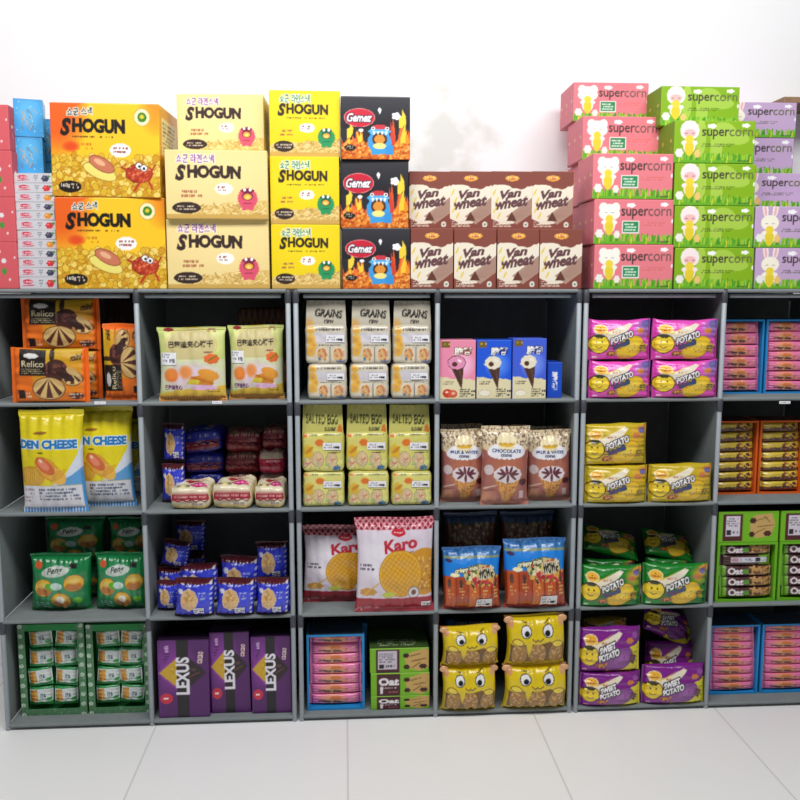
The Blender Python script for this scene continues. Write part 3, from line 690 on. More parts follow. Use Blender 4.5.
# --- cream pastry bags with Chinese title
def art_cream(w=69, h=74):
    c = Cv(w, h, (206, 216, 128)); c.glow(w*.5, h*.2, w*.5, h*.3, (226, 222, 176), .9); c.ell(w*.5, h*.24, w*.37, h*.23, (212, 206, 156), 0, (216, 200, 60), .9)
    c.ell(w*.5, h*.24, w*.35, h*.21, (204, 190, 134)); c.rect(0, h*.43, w, h*.86, (218, 224, 180)); c.glow(w*.5, h*.66, w*.5, h*.22, (236, 214, 226), 1.2)
    c.text('巴黎迪夹心饼干', w*.17, h*.18, w*.82, h*.275, (40, 30, 24), -1, .03); c.marks(w*.68, h*.32, w*.86, h*.35, (130, 50, 60), 1)
    c.glow(w*.2, h*.64, 9, 8, (240, 120, 40), 1.6); c.ell(w*.2, h*.63, 6, 5, (240, 140, 60)); c.glow(w*.42, h*.6, 8, 8, (240, 150, 80), 1.4); c.blot(w*.8, h*.42, 8, 5, (230, 110, 50), 7); c.line([(w*.76, h*.44), (w*.88, h*.38)], 1.4, (120, 130, 40))
    c.poly([(w*.42, h*.76), (w*.5, h*.66), (w*.88, h*.6), (w*.8, h*.78)], (222, 140, 40)); c.poly([(w*.42, h*.76), (w*.46, h*.7), (w*.62, h*.7), (w*.6, h*.76)], (226, 206, 60)); c.ell(w*.75, h*.63, 11, 5, (236, 160, 60), 16); c.line([(w*.5, h*.66), (w*.82, h*.76)], .9, (180, 90, 30))
    c.poly([(0, h*.9), (w*.3, h*.84), (w, h*.78), (w, h), (0, h)], (228, 190, 70)); c.ell(w*.68, h*.81, w*.2, h*.035, (236, 190, 226))
    c.text('巴黎迪夹心', w*.1, h*.77, w*.36, h*.84, (110, 50, 110), 0, .03); c.marks(w*.7, h*.83, w*.95, h*.88, (130, 90, 40), 2); c.rect(0, h*.92, w, h, (226, 150, 60))
    for i in range(22): c.ell(w*(i+.5)/22, h*.96, 1.35, 2, (244, 186, 110), 0, (160, 96, 30), .35)
    c.ell(w*.17, h*.03, 5, 2, (150, 40, 50)); c.marks(w*.72, h*.02, w*.85, h*.08, (160, 70, 90), 2); return c
@kind('cream_bag', 'snack bag')
def _(w, h):
    r = flatnamed('pastry_bag', .07); S, b = pillow(r, w, h, .07, art_cream(), 'tb', .045, 8, FILM2, .003, .38, back=(200, 200, 140))
    sticker(r, S, .03, .29, .5, .665, pricecv(18, 12, 5)); return r
def waffle(c, x0, y0, x1, y1, a, b, p=4, ang=45):
    """crossed lines"""
    ca, sa = math.cos(math.radians(ang)), math.sin(math.radians(ang)); u = c.X*ca+c.Y*sa; v = -c.X*sa+c.Y*ca
    m = (c.X >= x0)&(c.X < x1)&(c.Y >= y0)&(c.Y < y1)
    c.fill(m, a); c.fill(m&(((u % p) < p*.3)|((v % p) < p*.3)), b); return c
@kind('waffle_pack', 'snack pack')
def _(w, h):
    r = named('waffle_pack', .1); mb = MB(); c = waffle(Cv(48, 16, (90, 50, 40)), 0, 0, 48, 16, (80, 44, 36), (140, 96, 60), 4)
    rbox(mb, w, .1, h, .012, {'front': c}, L255((90, 54, 44)), .002); mb.build('body', FILM2, r); return r
# --- grain bags and egg bags: a full pouch with a printed header
def art_pouch(bg, tcol, w=41, h=36, egg=False, seed=1):
    c = Cv(w, h, bg, 4); R = rng(seed)
    if not egg:
        c.rect(0, 0, w, h*.1, tuple(int(v*.97) for v in bg)); c.marks(w*.25, h*.06, w*.95, h*.18, (40, 36, 44), 1, .95, seed=7); c.rect(w*.24, h*.21, w*.98, h*.46, (212, 208, 214))
        for (x, y, r) in ((w*.12, h*.12, 4.2), (w*.12, h*.38, 4.6), (w*.12, h*.66, 4.6), (w*.2, h*.52, 3)): c.glow(x, y, r*1.3, r*1.3, (232, 178, 70), 1.8); c.ell(x+.5, y-.3, r*.5, r*.4, (214, 160, 90), 30)
        for (x, y) in ((w*.4, h*.76), (w*.78, h*.76)):
            c.blot(x, y, 5, 6.4, (222, 178, 124), 9, edge=(240, 226, 196)); c.speck(x-4, y-5, x+4, y+5, [(206, 130, 90), (236, 196, 120), (190, 120, 70)], 14, 1.1, 4)
        c.line([(w*.59, h*.56), (w*.59, h*.97)], .7, (70, 60, 60)); c.marks(w*.28, h*.49, w*.95, h*.54, (90, 80, 70), 1, .8)
        c.blot(w*.86, h*.96, 5, 2, (50, 110, 170), 6); c.blot(w*.34, h*.86, 1.6, 1.4, (70, 130, 170), 5); c.rect(0, h*.96, w*.3, h, (120, 110, 96))
    else:
        c.marks(w*.18, h*.03, w*.95, h*.1, (60, 60, 40), 1, .9, seed=9); c.ell(w*.08, h*.06, 3.4, 2.6, (222, 110, 50)); c.ell(w*.42, h*.26, 4, 3, (226, 120, 46), 0, (240, 190, 90), .8)
        c.glow(w*.14, h*.52, 6, 9, (226, 180, 50), 1.7); c.ell(w*.18, h*.45, 5, 1.6, (206, 140, 40), -40)
        for (x, y, s_) in ((w*.38, h*.68, 1), (w*.7, h*.7, 1), (w*.12, h*.78, .8)):
            c.blot(x, y, 5.2*s_, 6.6*s_, (222, 190, 150), 9, edge=(180, 170, 110)); c.ell(x+1, y-.6, 1.6, 1.4, (200, 90, 90)); c.speck(x-4, y-5, x+4, y+5, [(206, 160, 130), (236, 210, 150)], 10, 1, 4)
        c.marks(w*.55, h*.49, w*.95, h*.54, (70, 70, 50), 1, .9); c.blot(w*.83, h*.93, 4.6, 3, (50, 110, 160), 6); c.line([(w*.85, h*.8), (w*.85, h*.93)], 1, (50, 110, 160))
        c.speck(0, h*.6, w, h, [(150, 190, 120), (232, 232, 150)], 26, .9, 6)
    return c
def art_header(bg, title, w=40, h=22, egg=False):
    c = Cv(w, h, bg, 4)
    if egg: c.text(title, w*.08, h*.3, w*.88, h*.6, (50, 52, 30), 2, .02, edge=None); c.text('biscuit', w*.55, h*.66, w*.82, h*.82, (70, 64, 40), 0, .02, .2); c.ell(w*.92, h*.8, 2.4, 4, (206, 120, 50), 10)
    else: c.text(title, w*.22, h*.3, w*.92, h*.58, (32, 28, 28), 3, .035, .15); c.text('raw', w*.45, h*.64, w*.7, h*.78, (50, 40, 40), 0, .02, .2); c.glow(w*.08, h*.9, 7, 8, (206, 160, 90), 1.2); c.marks(w*.5, h*.84, w*.7, h*.93, (70, 60, 60), 1)
    return c
def pouch(w, h, egg, title, bg, header, seed):
    r = named('snack_pouch', .11); hf = h*(.62 if header else 1)
    if egg and header: hf = h*.6
    mb = MB(); c = art_pouch(bg, 0, egg=egg, seed=seed); rbox(mb, w, .11, hf, .015, {'front': c, 'top': tuple(int(v*.9) for v in bg)}, L255(tuple(int(v*.92) for v in bg)), .0024, 22, seed, .012)
    b = mb.build('body', FILM, r)
    if header:
        hc = art_header(tuple(int(v*.9) for v in bg), title, egg=egg); mb = MB(); U, V = np.meshgrid(np.linspace(0, 1, 44), np.linspace(0, 1, 26))
        for sd in (0, 1):
            y = -.055+.010+.012*V+.004*np.sin(U*5+seed)*V+.0012*np.sin(U*40)*(V > .9)
            mb.patch(np.stack([(U-.5)*w*(.97-.05*V), y+sd*(.001+.004*(1-V)), hf-.016+V*(h-hf+.016)], -1), hc.sample(U, V), sd > 0)
        mb.build('header', FILM, r)
    def S(U, V): return np.stack([(U-.5)*w, np.full(U.shape, -.055)-.0012, V*hf], -1)
    sticker(r, S, .5, .93, .56, .74, pricecv(17, 6, 4), w=w)
    return r
for nm, egg, ttl, bg, hd, sd in (('grain_tall', False, 'GRAINS', (214, 206, 186), True, 1), ('grain_low', False, '', (218, 210, 190), False, 4), ('egg_tall', True, 'SALTED EGG', (222, 216, 118), True, 2), ('egg_low', True, '', (226, 220, 128), False, 6)):
    kind(nm, 'snack bag')(lambda w, h, a=(egg, ttl, bg, hd, sd): pouch(w, h, *a))
# --- tall ice-cream-cone boxes
def art_cone(bg, h0=(240, 236, 210), fruit=True, w=36, h=60):
    c = Cv(w, h, bg, 4); c.glow(w*.6, h*.42, w*.4, h*.25, tuple(min(255, v+60) for v in bg), .9)
    R = rng(3); pts = [(0, h*.62)]+[(w*i/12, h*(.62+.06*i/12)+R.uniform(-1, 1)) for i in range(13)]+[(w, h), (0, h)]; c.poly(pts, (232, 222, 180))
    x, y = w*.47, h*.4
    c.poly([(x-6.5, y+2), (x+7.5, y-1), (x+5.2, h*.84)], (84, 56, 46)); c.line([(x-2, y+5), (x+5, h*.75)], .5, (50, 30, 26)); c.line([(x+3, y+4), (x+5, h*.75)], .5, (120, 86, 66))
    ic = (236, 150, 190) if bg[0] > 200 else (240, 232, 206); c.blot(x, y-1, 8.4, 6.6, ic, 9, edge=(120, 60, 60) if bg[0] > 200 else None); c.ell(x-2, y+.5, 2.7, 2.4, (90, 50, 40)); c.ell(x+3, y-3, 2.4, 1.2, (250, 244, 230), 30); c.line([(x-7, y+2), (x-9, y+.5)], 1, ic)
    c.text('脆筒', w*.4, h*.12, w*.88, h*.26, (252, 250, 240), 0, .05, edge=(120, 60, 50) if bg[0] > 200 else (30, 40, 120), ew=.6); c.rect(w*.05, h*.02, w*.28, h*.13, (120, 100, 40)); c.marks(w*.08, h*.05, w*.26, h*.09, (220, 190, 90), 1)
    c.marks(w*.08, h*.69, w*.45, h*.76, (110, 90, 70), 2); c.marks(w*.56, h*.82, w*.85, h*.97, (70, 60, 50), 4, .9); c.marks(w*.88, h*.84, w*.97, h*.97, (50, 40, 60), 2, .95)
    if bg[0] > 200: c.ell(w*.22, h*.9, 5, 4.4, (206, 60, 40)); c.ell(w*.36, h*.91, 5, 4, (220, 90, 60)); c.ell(w*.2, h*.88, 1.6, 1.2, (250, 220, 200)); c.ell(w*.38, h*.9, 2, 1.6, (240, 190, 160))
    else: c.ell(w*.24, h*.9, 6, 3, (244, 238, 220), 0, (190, 170, 130), .4)
    return c
def art_conelid():
    c = Cv(22, 34, (30, 80, 200), 4); c.text('脆筒', 2, 13, 20, 22, (240, 240, 250), 90, .05); return c
for nm, bg in (('cone_pink', (240, 146, 176)), ('cone_blue', (36, 92, 222)), ('cone_indigo', (70, 100, 222))):
    kind(nm, 'box')(lambda w, h, bg=bg: carton(w, .08, h, GLOSSCARD, {'front': art_cone(bg)}, tuple(int(v*.9) for v in bg), .0015, 'cone_snack_box'))
kind('cone_side', 'box')(lambda w, h: carton(w, .1, h, GLOSSCARD, {'front': art_conelid()}, (30, 80, 200), .0015, 'cone_snack_box'))
# --- potato biscuit packs
def art_potato(bg, w=70, h=43, sweet=False):
    c = Cv(w, h, bg, 4); dk = tuple(int(v*.8) for v in bg); c.rect(w*.95, 0, w, h, dk); c.rect(0, 0, w*.02, h, dk)
    if sweet: c.poly([(w*.42, h), (w*.52, h*.72), (w*.8, h*.4), (w, h*.36), (w, h)], (226, 216, 40))
    else: c.glow(w*.85, h*.25, w*.18, h*.25, (150, 120, 190) if bg[0] > 200 and bg[1] < 150 else (226, 170, 60), .9)
    c.poly([(w*.05, h*.2), (w*.22, h*.35), (w*.62, h*.08), (w*.68, h*.12), (w*.42, h*.5), (w*.14, h*.52)], (240, 230, 206))
    c.poly([(w*.14, h*.3), (w*.3, h*.28), (w*.55, h*.1), (w*.24, h*.36)], (236, 196, 60))
    c.ell(w*.17, h*.24, 6.4, 4.6, (246, 190, 60), 0, (250, 240, 200), .7); c.marks(w*.11, h*.18, w*.23, h*.3, (170, 70, 30), 2, .95)
    c.ell(w*.63, h*.69, w*.23, h*.25, ((140, 70, 150) if sweet else (238, 196, 44)), -30, ((90, 40, 100) if sweet else (180, 120, 30)), .6)
    c.glow(w*.66, h*.66, w*.15, h*.15, ((170, 100, 180) if sweet else (252, 222, 90)), .9, -22); c.speck(w*.52, h*.56, w*.8, h*.8, [((120, 56, 130) if sweet else (214, 150, 40))], 10, 1, 3)
    c.ell(w*.15, h*.6, 9.4, 9.4, (246, 214, 50), 0, (70, 40, 30), 1.); c.ell(w*.11, h*.55, .8, 1.1, (50, 30, 20)); c.ell(w*.19, h*.55, .8, 1.1, (50, 30, 20)); c.line([(w*.1, h*.66), (w*.14, h*.71), (w*.19, h*.67)], .7, (90, 40, 20)); c.blot(w*.15, h*.42, 5, 1.8, (60, 60, 30), 6)
    if sweet: c.text('SWEET', w*.29, h*.34, w*.57, h*.49, (250, 250, 250), -19, .06, .2, edge=(40, 24, 50), ew=.9); c.text('POTATO', w*.28, h*.5, w*.62, h*.66, (250, 250, 250), -19, .06, .2, edge=(40, 24, 50), ew=.9)
    else: c.blot(w*.92, h*.12, 7, 4, (124, 100, 180) if bg[0] > 200 and bg[1] < 150 else (214, 150, 60), 8); c.text('POTATO', w*.3, h*.36, w*.68, h*.52, (248, 246, 240), -20, .05, .25, edge=(40, 34, 60), ew=.8); c.text('biscuit', w*.34, h*.54, w*.62, h*.67, (70, 80, 140), -20, .05, .2, edge=(50, 70, 40), ew=.5); c.marks(w*.3, h*.62, w*.5, h*.74, (120, 50, 80), 2, .9)
    c.marks(w*.34, h*.28, w*.5, h*.36, (200, 110, 40), 1, .95); c.blot(w*.34, h*.83, 6, 3, (170, 90, 60), 7); c.speck(w*.26, h*.76, w*.42, h*.9, [(220, 160, 60), (120, 60, 40)], 10, 1.2, 6)
    c.blot(w*.8, h*.28, 4.6, 3, (214, 130, 70), 6); c.ell(w*.9, h*.16, 4, 3, (120, 110, 170) if not sweet else (160, 80, 170)); c.poly([(w*.78, h*.7), (w*.82, h*.56), (w*.92, h*.62), (w*.88, h*.84)], (200, 170, 60) if not sweet else (110, 50, 80)); c.marks(w*.79, h*.62, w*.9, h*.8, (80, 60, 40), 3)
    c.marks(w*.06, h*.9, w*.14, h*.96, (240, 230, 220), 1, .95); return c
for nm, bg, sw in (('potato_pink', (232, 82, 190), False), ('potato_yellow', (206, 180, 36), False), ('potato_green', (26, 132, 42), False), ('potato_purple', (132, 34, 142), True)):
    def f(w, h, bg=bg, sw=sw, nm=nm):
        r = flatnamed('potato_biscuit_pack', .075); pillow(r, w, h, .075, art_potato(bg, sweet=sw), 'lr', .035, len(nm), FILM, .0034, .34, back=bg); return r
    kind(nm, 'snack pack')(f)
# --- cheese biscuit bags
def art_cheese(w=66, h=103):
    c = Cv(w, h, (232, 214, 30)); c.grad(0, 0, w, h*.3, (214, 196, 30), (240, 222, 30), 90)
    c.poly([(w, h*.26), (w*.93, h*.42), (w*.72, h*.62), (w*.5, h*.72), (w, h*.72)], (214, 222, 236)); c.poly([(w, h*.55), (w*.8, h*.63), (w*.6, h*.7), (w*.6, h*.73), (w, h*.73)], (90, 160, 216))
    c.text('GOLDEN CHEESE', -w*.3, h*.28, w*.93, h*.365, (36, 120, 190), .5, .06, edge=(240, 244, 240), ew=.9)
    c.ell(w*.36, h*.215, 7, 1.6, (160, 110, 40), -4); c.marks(w*.3, h*.395, w*.4, h*.42, (60, 60, 40), 1)
    c.ell(w*.2, h*.63, w*.22, h*.1, (214, 160, 50)); 
    for i in range(12): c.line([(i*2.4, h*.7), (i*2.4+1.5, h*.56)], .6, (240, 196, 90))
    c.rect(0, h*.72, w, h*.9, (200, 176, 60)); c.ell(w*.46, h*.56, 15, 8.4, (232, 170, 60), 42, (190, 120, 40), .6); c.ell(w*.6, h*.63, 10, 7, (236, 184, 80), 42)
    for i in range(5): c.line([(w*.5+i*2.6, h*.69-i*1.2), (w*.6+i*2.2, h*.58-i*.4)], .7, (206, 140, 40))
    c.ell(w*.42, h*.53, 12, 6, (214, 110, 60), 42); c.ell(w*.4, h*.52, 7, 3.4, (236, 140, 110), 42); c.ell(w*.36, h*.48, 2.4, 1.6, (250, 220, 180), 42)
    c.rect(0, h*.725, w*.965, h*.955, (222, 222, 230)); c.marks(w*.3, h*.75, w*.92, h*.88, (70, 80, 110), 4, .8); c.marks(w*.04, h*.75, w*.24, h*.9, (150, 120, 120), 4, .6)
    c.rect(0, h*.955, w, h, (70, 140, 210)); 
    for i in range(22): c.rect(i*3.1, h*.955, i*3.1+1, h, (220, 232, 244))
    c.rect(w*.965, h*.6, w, h, (70, 150, 214)); return c
@kind('cheese_bag', 'snack bag')
def _(w, h):
    r = flatnamed('cheese_biscuit_bag', .07); pillow(r, w, h, .07, art_cheese(), 'tb', .05, 12, FILM, .003, .4, back=(220, 200, 40)); return r
# --- soft loaf-shaped wafer packs lying on their backs
def art_loaf(kindn, w=40, h=22):
    if kindn == 'cream':
        c = Cv(w, h, (232, 220, 190)); c.rect(0, h*.3, w, h*.55, (160, 40, 60)); c.marks(w*.1, h*.33, w*.9, h*.5, (226, 170, 160), 1, .9); c.marks(w*.5, h*.66, w*.9, h*.9, (90, 80, 110), 2, .7); c.grad(0, h*.8, w, h, (214, 190, 110), (206, 180, 100)); return c
    if kindn == 'blue':
        c = Cv(w, h, (48, 60, 190)); c.rect(0, h*.46, w, h*.9, (160, 44, 60)); c.marks(w*.05, h*.5, w*.95, h*.86, (236, 150, 140), 2, .95); c.marks(w*.1, h*.12, w*.9, h*.36, (226, 226, 240), 1, .6); return c
    if kindn == 'red':
        c = Cv(w, h, (130, 34, 48)); c.marks(0, h*.05, w, h*.3, (222, 190, 170), 2, .8); c.marks(w*.05, h*.4, w*.95, h*.9, (190, 90, 90), 4, .8); return c
    c = Cv(w, h, (206, 50, 90)); c.rect(0, 0, w, h*.35, (236, 222, 200)); c.marks(w*.3, h*.38, w*.9, h*.55, (246, 220, 226), 1, .95); c.marks(w*.05, h*.65, w*.95, h*.9, (230, 140, 160), 2, .8); return c
def art_loaftop(kindn, w=40, h=50):
    bg = {'cream': (234, 224, 190), 'blue': (44, 56, 190), 'red': (150, 120, 100), 'rose': (226, 206, 190)}[kindn]; c = Cv(w, h, bg)
    if kindn == 'cream':
        c.ell(w*.32, h*.84, 6.6, 5, (84, 50, 36)); c.ell(w*.32, h*.82, 4.6, 3, (236, 220, 110)); c.blot(w*.66, h*.7, 8, 8, (220, 50, 130), 8); c.marks(w*.52, h*.62, w*.82, h*.76, (250, 220, 230), 2); c.blot(w*.5, h*.4, 8, 5, (170, 50, 60), 6); c.marks(w*.2, h*.1, w*.8, h*.35, (190, 90, 80), 5)
    elif kindn == 'blue': c.marks(w*.1, h*.5, w*.9, h*.95, (220, 224, 244), 5, .7); c.blot(w*.7, h*.4, 5, 6, (220, 180, 120), 6)
    else: c.marks(0, h*.3, w, h, (110, 50, 54), 12, .6); c.blot(w*.4, h*.8, 6, 5, (150, 30, 60), 6)
    return c
for kn in ('cream', 'blue', 'red', 'rose'):
    def f(w, h, kn=kn):
        r = named('wafer_pack', .15); mb = MB(); sd = len(kn)*3
        rbox(mb, w, .15, h, min(.02, h*.4), {'front': art_loaf(kn), 'top': art_loaftop(kn)}, L255({'cream': (222, 206, 160), 'blue': (44, 56, 180), 'red': (120, 40, 50), 'rose': (190, 60, 90)}[kn]), .0075, 18, sd, .01)
        mb.build('body', FILM, r)
        mb = MB(); U, V = np.meshgrid(np.linspace(0, 1, 26), np.linspace(0, 1, 4)); cc = {'cream': (150, 40, 56), 'blue': (40, 50, 170), 'red': (120, 30, 44), 'rose': (200, 40, 80)}[kn]
        for sd2 in (0, 1): mb.patch(np.stack([(U-.5)*w*.9, -.073-V*.008+sd2*.001, h*.46+.003*np.sin(U*26)+sd2*.001-V*.002], -1), L255(cc), sd2 > 0)
        mb.build('end_seal', FILM, r); return r
    kind('loaf_'+kn, 'snack pack')(f)
# --- brown chocolate-cone bags
def art_brown_bag(title, w=49, h=78):
    c = Cv(w, h, (166, 98, 88)); c.glow(w*.5, h*.55, w*.45, h*.3, (196, 120, 84), .8); c.glow(w*.1, h*.9, w*.3, h*.14, (214, 150, 110), .8)
    c.poly([(0, 0), (w, 0), (w, h*.27), (w*.8, h*.32), (w*.2, h*.32), (0, h*.27)], (224, 202, 164)); c.speck(0, 0, w, h*.24, [(96, 80, 70), (236, 222, 196), (150, 130, 110)], 330, .9, 3)
    for i in range(12): c.ell(w*.5+w*.35*math.cos(PI*i/11), h*.31+h*.055*math.sin(PI*i/11)*1.2, 2.4, 2, (240, 240, 246))
    c.ell(w*.5, h*.29, w*.37, h*.095, (240, 240, 246)); c.ell(w*.5, h*.18, w*.2, h*.11, (246, 232, 190)); c.text('~~~', w*.34, h*.19, w*.66, h*.23, (200, 150, 50), 0, .03); c.ell(w*.5, h*.225, 7, 1.3, (226, 180, 60))
    c.text(title, w*.2, h*.27, w*.8, h*.315, (40, 60, 110), 2, .03); c.text('cone', w*.38, h*.33, w*.6, h*.365, (60, 60, 90), 2, .03)
    x, y = w*.53, h*.64; c.poly([(x-13, y), (x+13, y-1), (x+2.5, h*.97), (x-2, h*.97)], (214, 140, 60)); 
    for i in range(7): c.line([(x-11+i*3.3, y), (x-2+i*.8+2, h*.96)], .5, (160, 90, 30)); c.line([(x+11-i*3.3, y), (x+2-i*.8-1, h*.96)], .5, (240, 190, 110))
    c.speck(x-9, y+2, x+8, y+14, [(236, 190, 110), (170, 100, 40)], 50, .8, 5); c.blot(x, y-4, 14, 8.4, (232, 220, 224), 11)
    for a in (-2.9, -2.35, -1.75, -1.2, -.6, -.1, .7, 1.6, 2.5): c.ell(x+7*math.cos(a), y-4+4.2*math.sin(a), 4.4, 1.3, (104, 48, 60), math.degrees(a))
    c.ell(w*.14, h*.53, 5, 5, (214, 196, 196), 0, (150, 90, 80), .5); c.blot(w*.86, h*.69, 4.6, 3.6, (84, 36, 40), 7); c.line([(2, h*.77), (w*.3, h*.73)], 1.3, (226, 190, 170)); c.line([(3, h*.8), (w*.28, h*.78)], 1, (120, 60, 50))
    c.rect(w*.78, h*.8, w*.88, h*.9, (214, 190, 190)); c.grad(0, h*.955, w, h, (206, 130, 116), (214, 140, 120)); return c
for nm, tt in (('cone_bag_plain', 'MILK & WHITE'), ('cone_bag_choc', 'CHOCOLATE')):
    def f(w, h, tt=tt):
        r = flatnamed('cone_snack_bag', .075); pillow(r, w, h, .075, art_brown_bag(tt), 'tb', .05, len(tt), FILM, .003, .36, back=(160, 100, 84)); return r
    kind(nm, 'snack bag')(f)
# --- green pastry bags
def art_greenbag(w=61, h=54):
    c = Cv(w, h, (22, 128, 70)); c.glow(w*.5, h*.5, w*.4, h*.4, (70, 166, 120), .7); c.ell(w*.45, h*.27, 14, 5, (206, 216, 206), -8); c.text('Peng', w*.32, h*.2, w*.58, h*.33, (60, 66, 60), -8, .02, .3)
    c.ell(w*.17, h*.17, 4, 3.4, (206, 90, 50)); c.rect(w*.68, h*.14, w*.8, h*.22, (20, 30, 20))
    for (x, y) in ((w*.25, h*.55), (w*.75, h*.47), (w*.53, h*.78)):
        c.ell(x, y, 9.4, 7.6, (226, 178, 60), 0, (150, 100, 30), .6); c.ell(x, y+3, 8, 4, (190, 120, 50)); c.glow(x, y-2, 7, 4, (244, 210, 110), 1)
    c.ell(w*.37, h*.53, 5, 3, (90, 176, 40), 20); c.ell(w*.53, h*.76, 4, 3.6, (246, 240, 226)); c.ell(w*.47, h*.52, 6, 3.4, (206, 230, 220)); c.ell(w*.8, h*.78, 5, 3, (110, 190, 50))
    c.marks(w*.12, h*.8, w*.38, h*.93, (170, 220, 210), 3, .8); return c
@kind('green_bag', 'snack bag')
def _(w, h):
    r = flatnamed('pastry_bag', .09); pillow(r, w, h, .09, art_greenbag(), 'tb', .05, 21, FILM, .005, .36, back=(30, 130, 70)); return r
# --- blue biscuit bags
def art_bluebag(w=41, h=37):
    c = Cv(w, h, (52, 58, 200)); c.glow(w*.8, h*.5, w*.3, h*.5, (60, 76, 224), .8); c.rect(0, 0, w, h*.13, (84, 26, 36)); c.rect(0, h*.9, w, h, (60, 24, 50))
    c.blot(w*.38, h*.5, 8.6, 9.4, (222, 180, 124), 8, edge=(240, 214, 170)); c.speck(w*.22, h*.3, w*.54, h*.72, [(196, 150, 84), (236, 200, 140)], 22, 1.5, 3); c.ell(w*.15, h*.28, 3, 2.2, (226, 226, 236))
    c.marks(w*.26, h*.12, w*.7, h*.2, (190, 196, 230), 1, .9); c.marks(w*.62, h*.3, w*.78, h*.5, (170, 180, 230), 3, .8)
    for i in range(7): c.ell(w*.93+.6*math.sin(i*2), h*(.1+i*.13), 1.1, 1.6, (226, 230, 244), i*40)
    return c
@kind('blue_bag', 'snack bag')
def _(w, h):
    r = flatnamed('oat_biscuit_bag', .08); S, b = pillow(r, w, h, .08, art_bluebag(), 'tb', .05, 31, FILM, .0035, .34, back=(44, 50, 180))
    sticker(r, S, .5, .76, .14, .3, pricecv(11, 6, 9)); return r
# --- Karo bags
def art_karo(w=80, h=92):
    c = Cv(w, h, (226, 214, 228)); c.glow(w*.3, h*.4, w*.3, h*.3, (246, 242, 250), .9); waffle(c, 0, 0, w, h*.12, (150, 24, 46), (226, 160, 170), 4.2)
    c.ell(w*.55, h*.145, 7, 3.6, (206, 40, 56)); c.marks(w*.5, h*.135, w*.6, h*.155, (250, 220, 220), 1, .95); c.text('Karo', w*.36, h*.2, w*.78, h*.335, (196, 34, 56), -9, .04, .1); c.text('waffle crisps', w*.42, h*.35, w*.74, h*.39, (90, 70, 100), -10, .01, .2)
    c.ell(w*.88, h*.56, 21, 23, (214, 150, 40)); c.speck(w*.62, h*.4, w+3, h*.75, [(240, 200, 100), (180, 110, 30), (206, 140, 40)], 160, 1.3, 3)
    c.ell(w*.57, h*.57, 21, 22, (232, 180, 50), 0, (196, 130, 30), .8); m = c.em(w*.57, h*.57, 19.5, 20.5) < 1
    u = (c.X*.8+c.Y*.6) % 3.8; v = (-c.X*.6+c.Y*.8) % 3.8; c.fill(m&((u < 1)|(v < 1)), (214, 146, 40)); 
    c.marks(w*.04, h*.46, w*.26, h*.54, (50, 40, 60), 2, .85); c.blot(w*.16, h*.76, 9, 4, (206, 150, 60), 7); c.line([(w*.1, h*.8), (w*.3, h*.66)], 1.4, (226, 180, 90)); c.blot(w*.42, h*.79, 7, 3, (200, 206, 80), 6)
    c.ell(w*.74, h*.775, 5.4, 5.4, (226, 220, 226), 0, (90, 60, 60), .5); c.ell(w*.74, h*.775, 2.4, 2.8, (120, 80, 60)); c.rect(0, h*.835, w, h, (168, 32, 50)); c.marks(w*.05, h*.93, w*.3, h*.97, (240, 190, 200), 1); c.speck(0, h*.94, w*.1, h, [(250, 220, 220)], 6, .6, 2)
    return c
@kind('karo_bag', 'snack bag')
def _(w, h):
    r = flatnamed('waffle_crisp_bag', .07); S, b = pillow(r, w, h, .07, art_karo(), 'tb', .06, 41, FILM, .0042, .36, back=(190, 60, 80))
    sticker(r, S, .84, .97, .065, .115, pricecv(10, 4, 3)); return r
# --- orange bags with blue tops
def art_orangebag(w=64, h=66):
    c = Cv(w, h, (170, 72, 36)); R = rng(5)
    c.rect(0, 0, w, h*.46, (30, 132, 226)); c.grad(0, 0, w, h*.13, (60, 110, 170), (50, 120, 190)); c.speck(0, 0, w, h*.12, [(40, 80, 130), (90, 140, 180)], 60, .9, 3); c.rect(0, h*.13, w, h*.17, (140, 150, 110))
    for i in range(5):
        x = w*(.02+.2*i); c.rect(x, h*.44, x+w*.17, h, [(196, 86, 34), (176, 70, 38), (206, 104, 46)][i % 3]); c.line([(x, h*.44), (x, h)], .8, (120, 44, 30)); c.marks(x+3, h*.55, x+w*.13, h*.8, (226, 190, 120), 5, .6); c.ell(x+w*.08, h*.55, 2, 5, (90, 60, 50))
    c.blot(w*.62, h*.42, 17, 10, (206, 192, 140), 12, edge=(60, 90, 60)); c.speck(w*.4, h*.3, w*.86, h*.58, [(60, 50, 40), (236, 226, 190), (206, 80, 60), (110, 130, 60), (226, 190, 90)], 110, 1.6, 7)
    c.speck(w*.4, h*.45, w, h*.62, [(176, 40, 60), (206, 60, 70), (222, 170, 80)], 40, 2, 9)
    c.text('crispy mix', w*.2, h*.3, w*.6, h*.38, (250, 246, 210), -8, .05, .2, edge=(60, 60, 30), ew=.5); c.text('WOW', w*.6, h*.33, w*.82, h*.48, (30, 26, 26), -6, .05, .2, edge=(240, 236, 200), ew=.6); c.ell(w*.1, h*.2, 4, 1.8, (70, 50, 90), 8)
    c.ell(w*.2, h*.42, 5, 2, (246, 236, 190)); c.rect(0, h*.95, w, h, (190, 60, 50)); c.speck(0, h*.93, w, h, [(230, 120, 90), (150, 40, 40)], 30, 1.1, 4); return c
@kind('orange_bag', 'snack bag')
def _(w, h):
    r = flatnamed('crispy_snack_bag', .1); S, b = pillow(r, w, h, .1, art_orangebag(), 'tb', .045, 51, FILM, .0035, .34, back=(150, 70, 50), belly=.6)
    sticker(r, S, .55, .82, .045, .2, pricecv(17, 10, 12), off=.003); return r
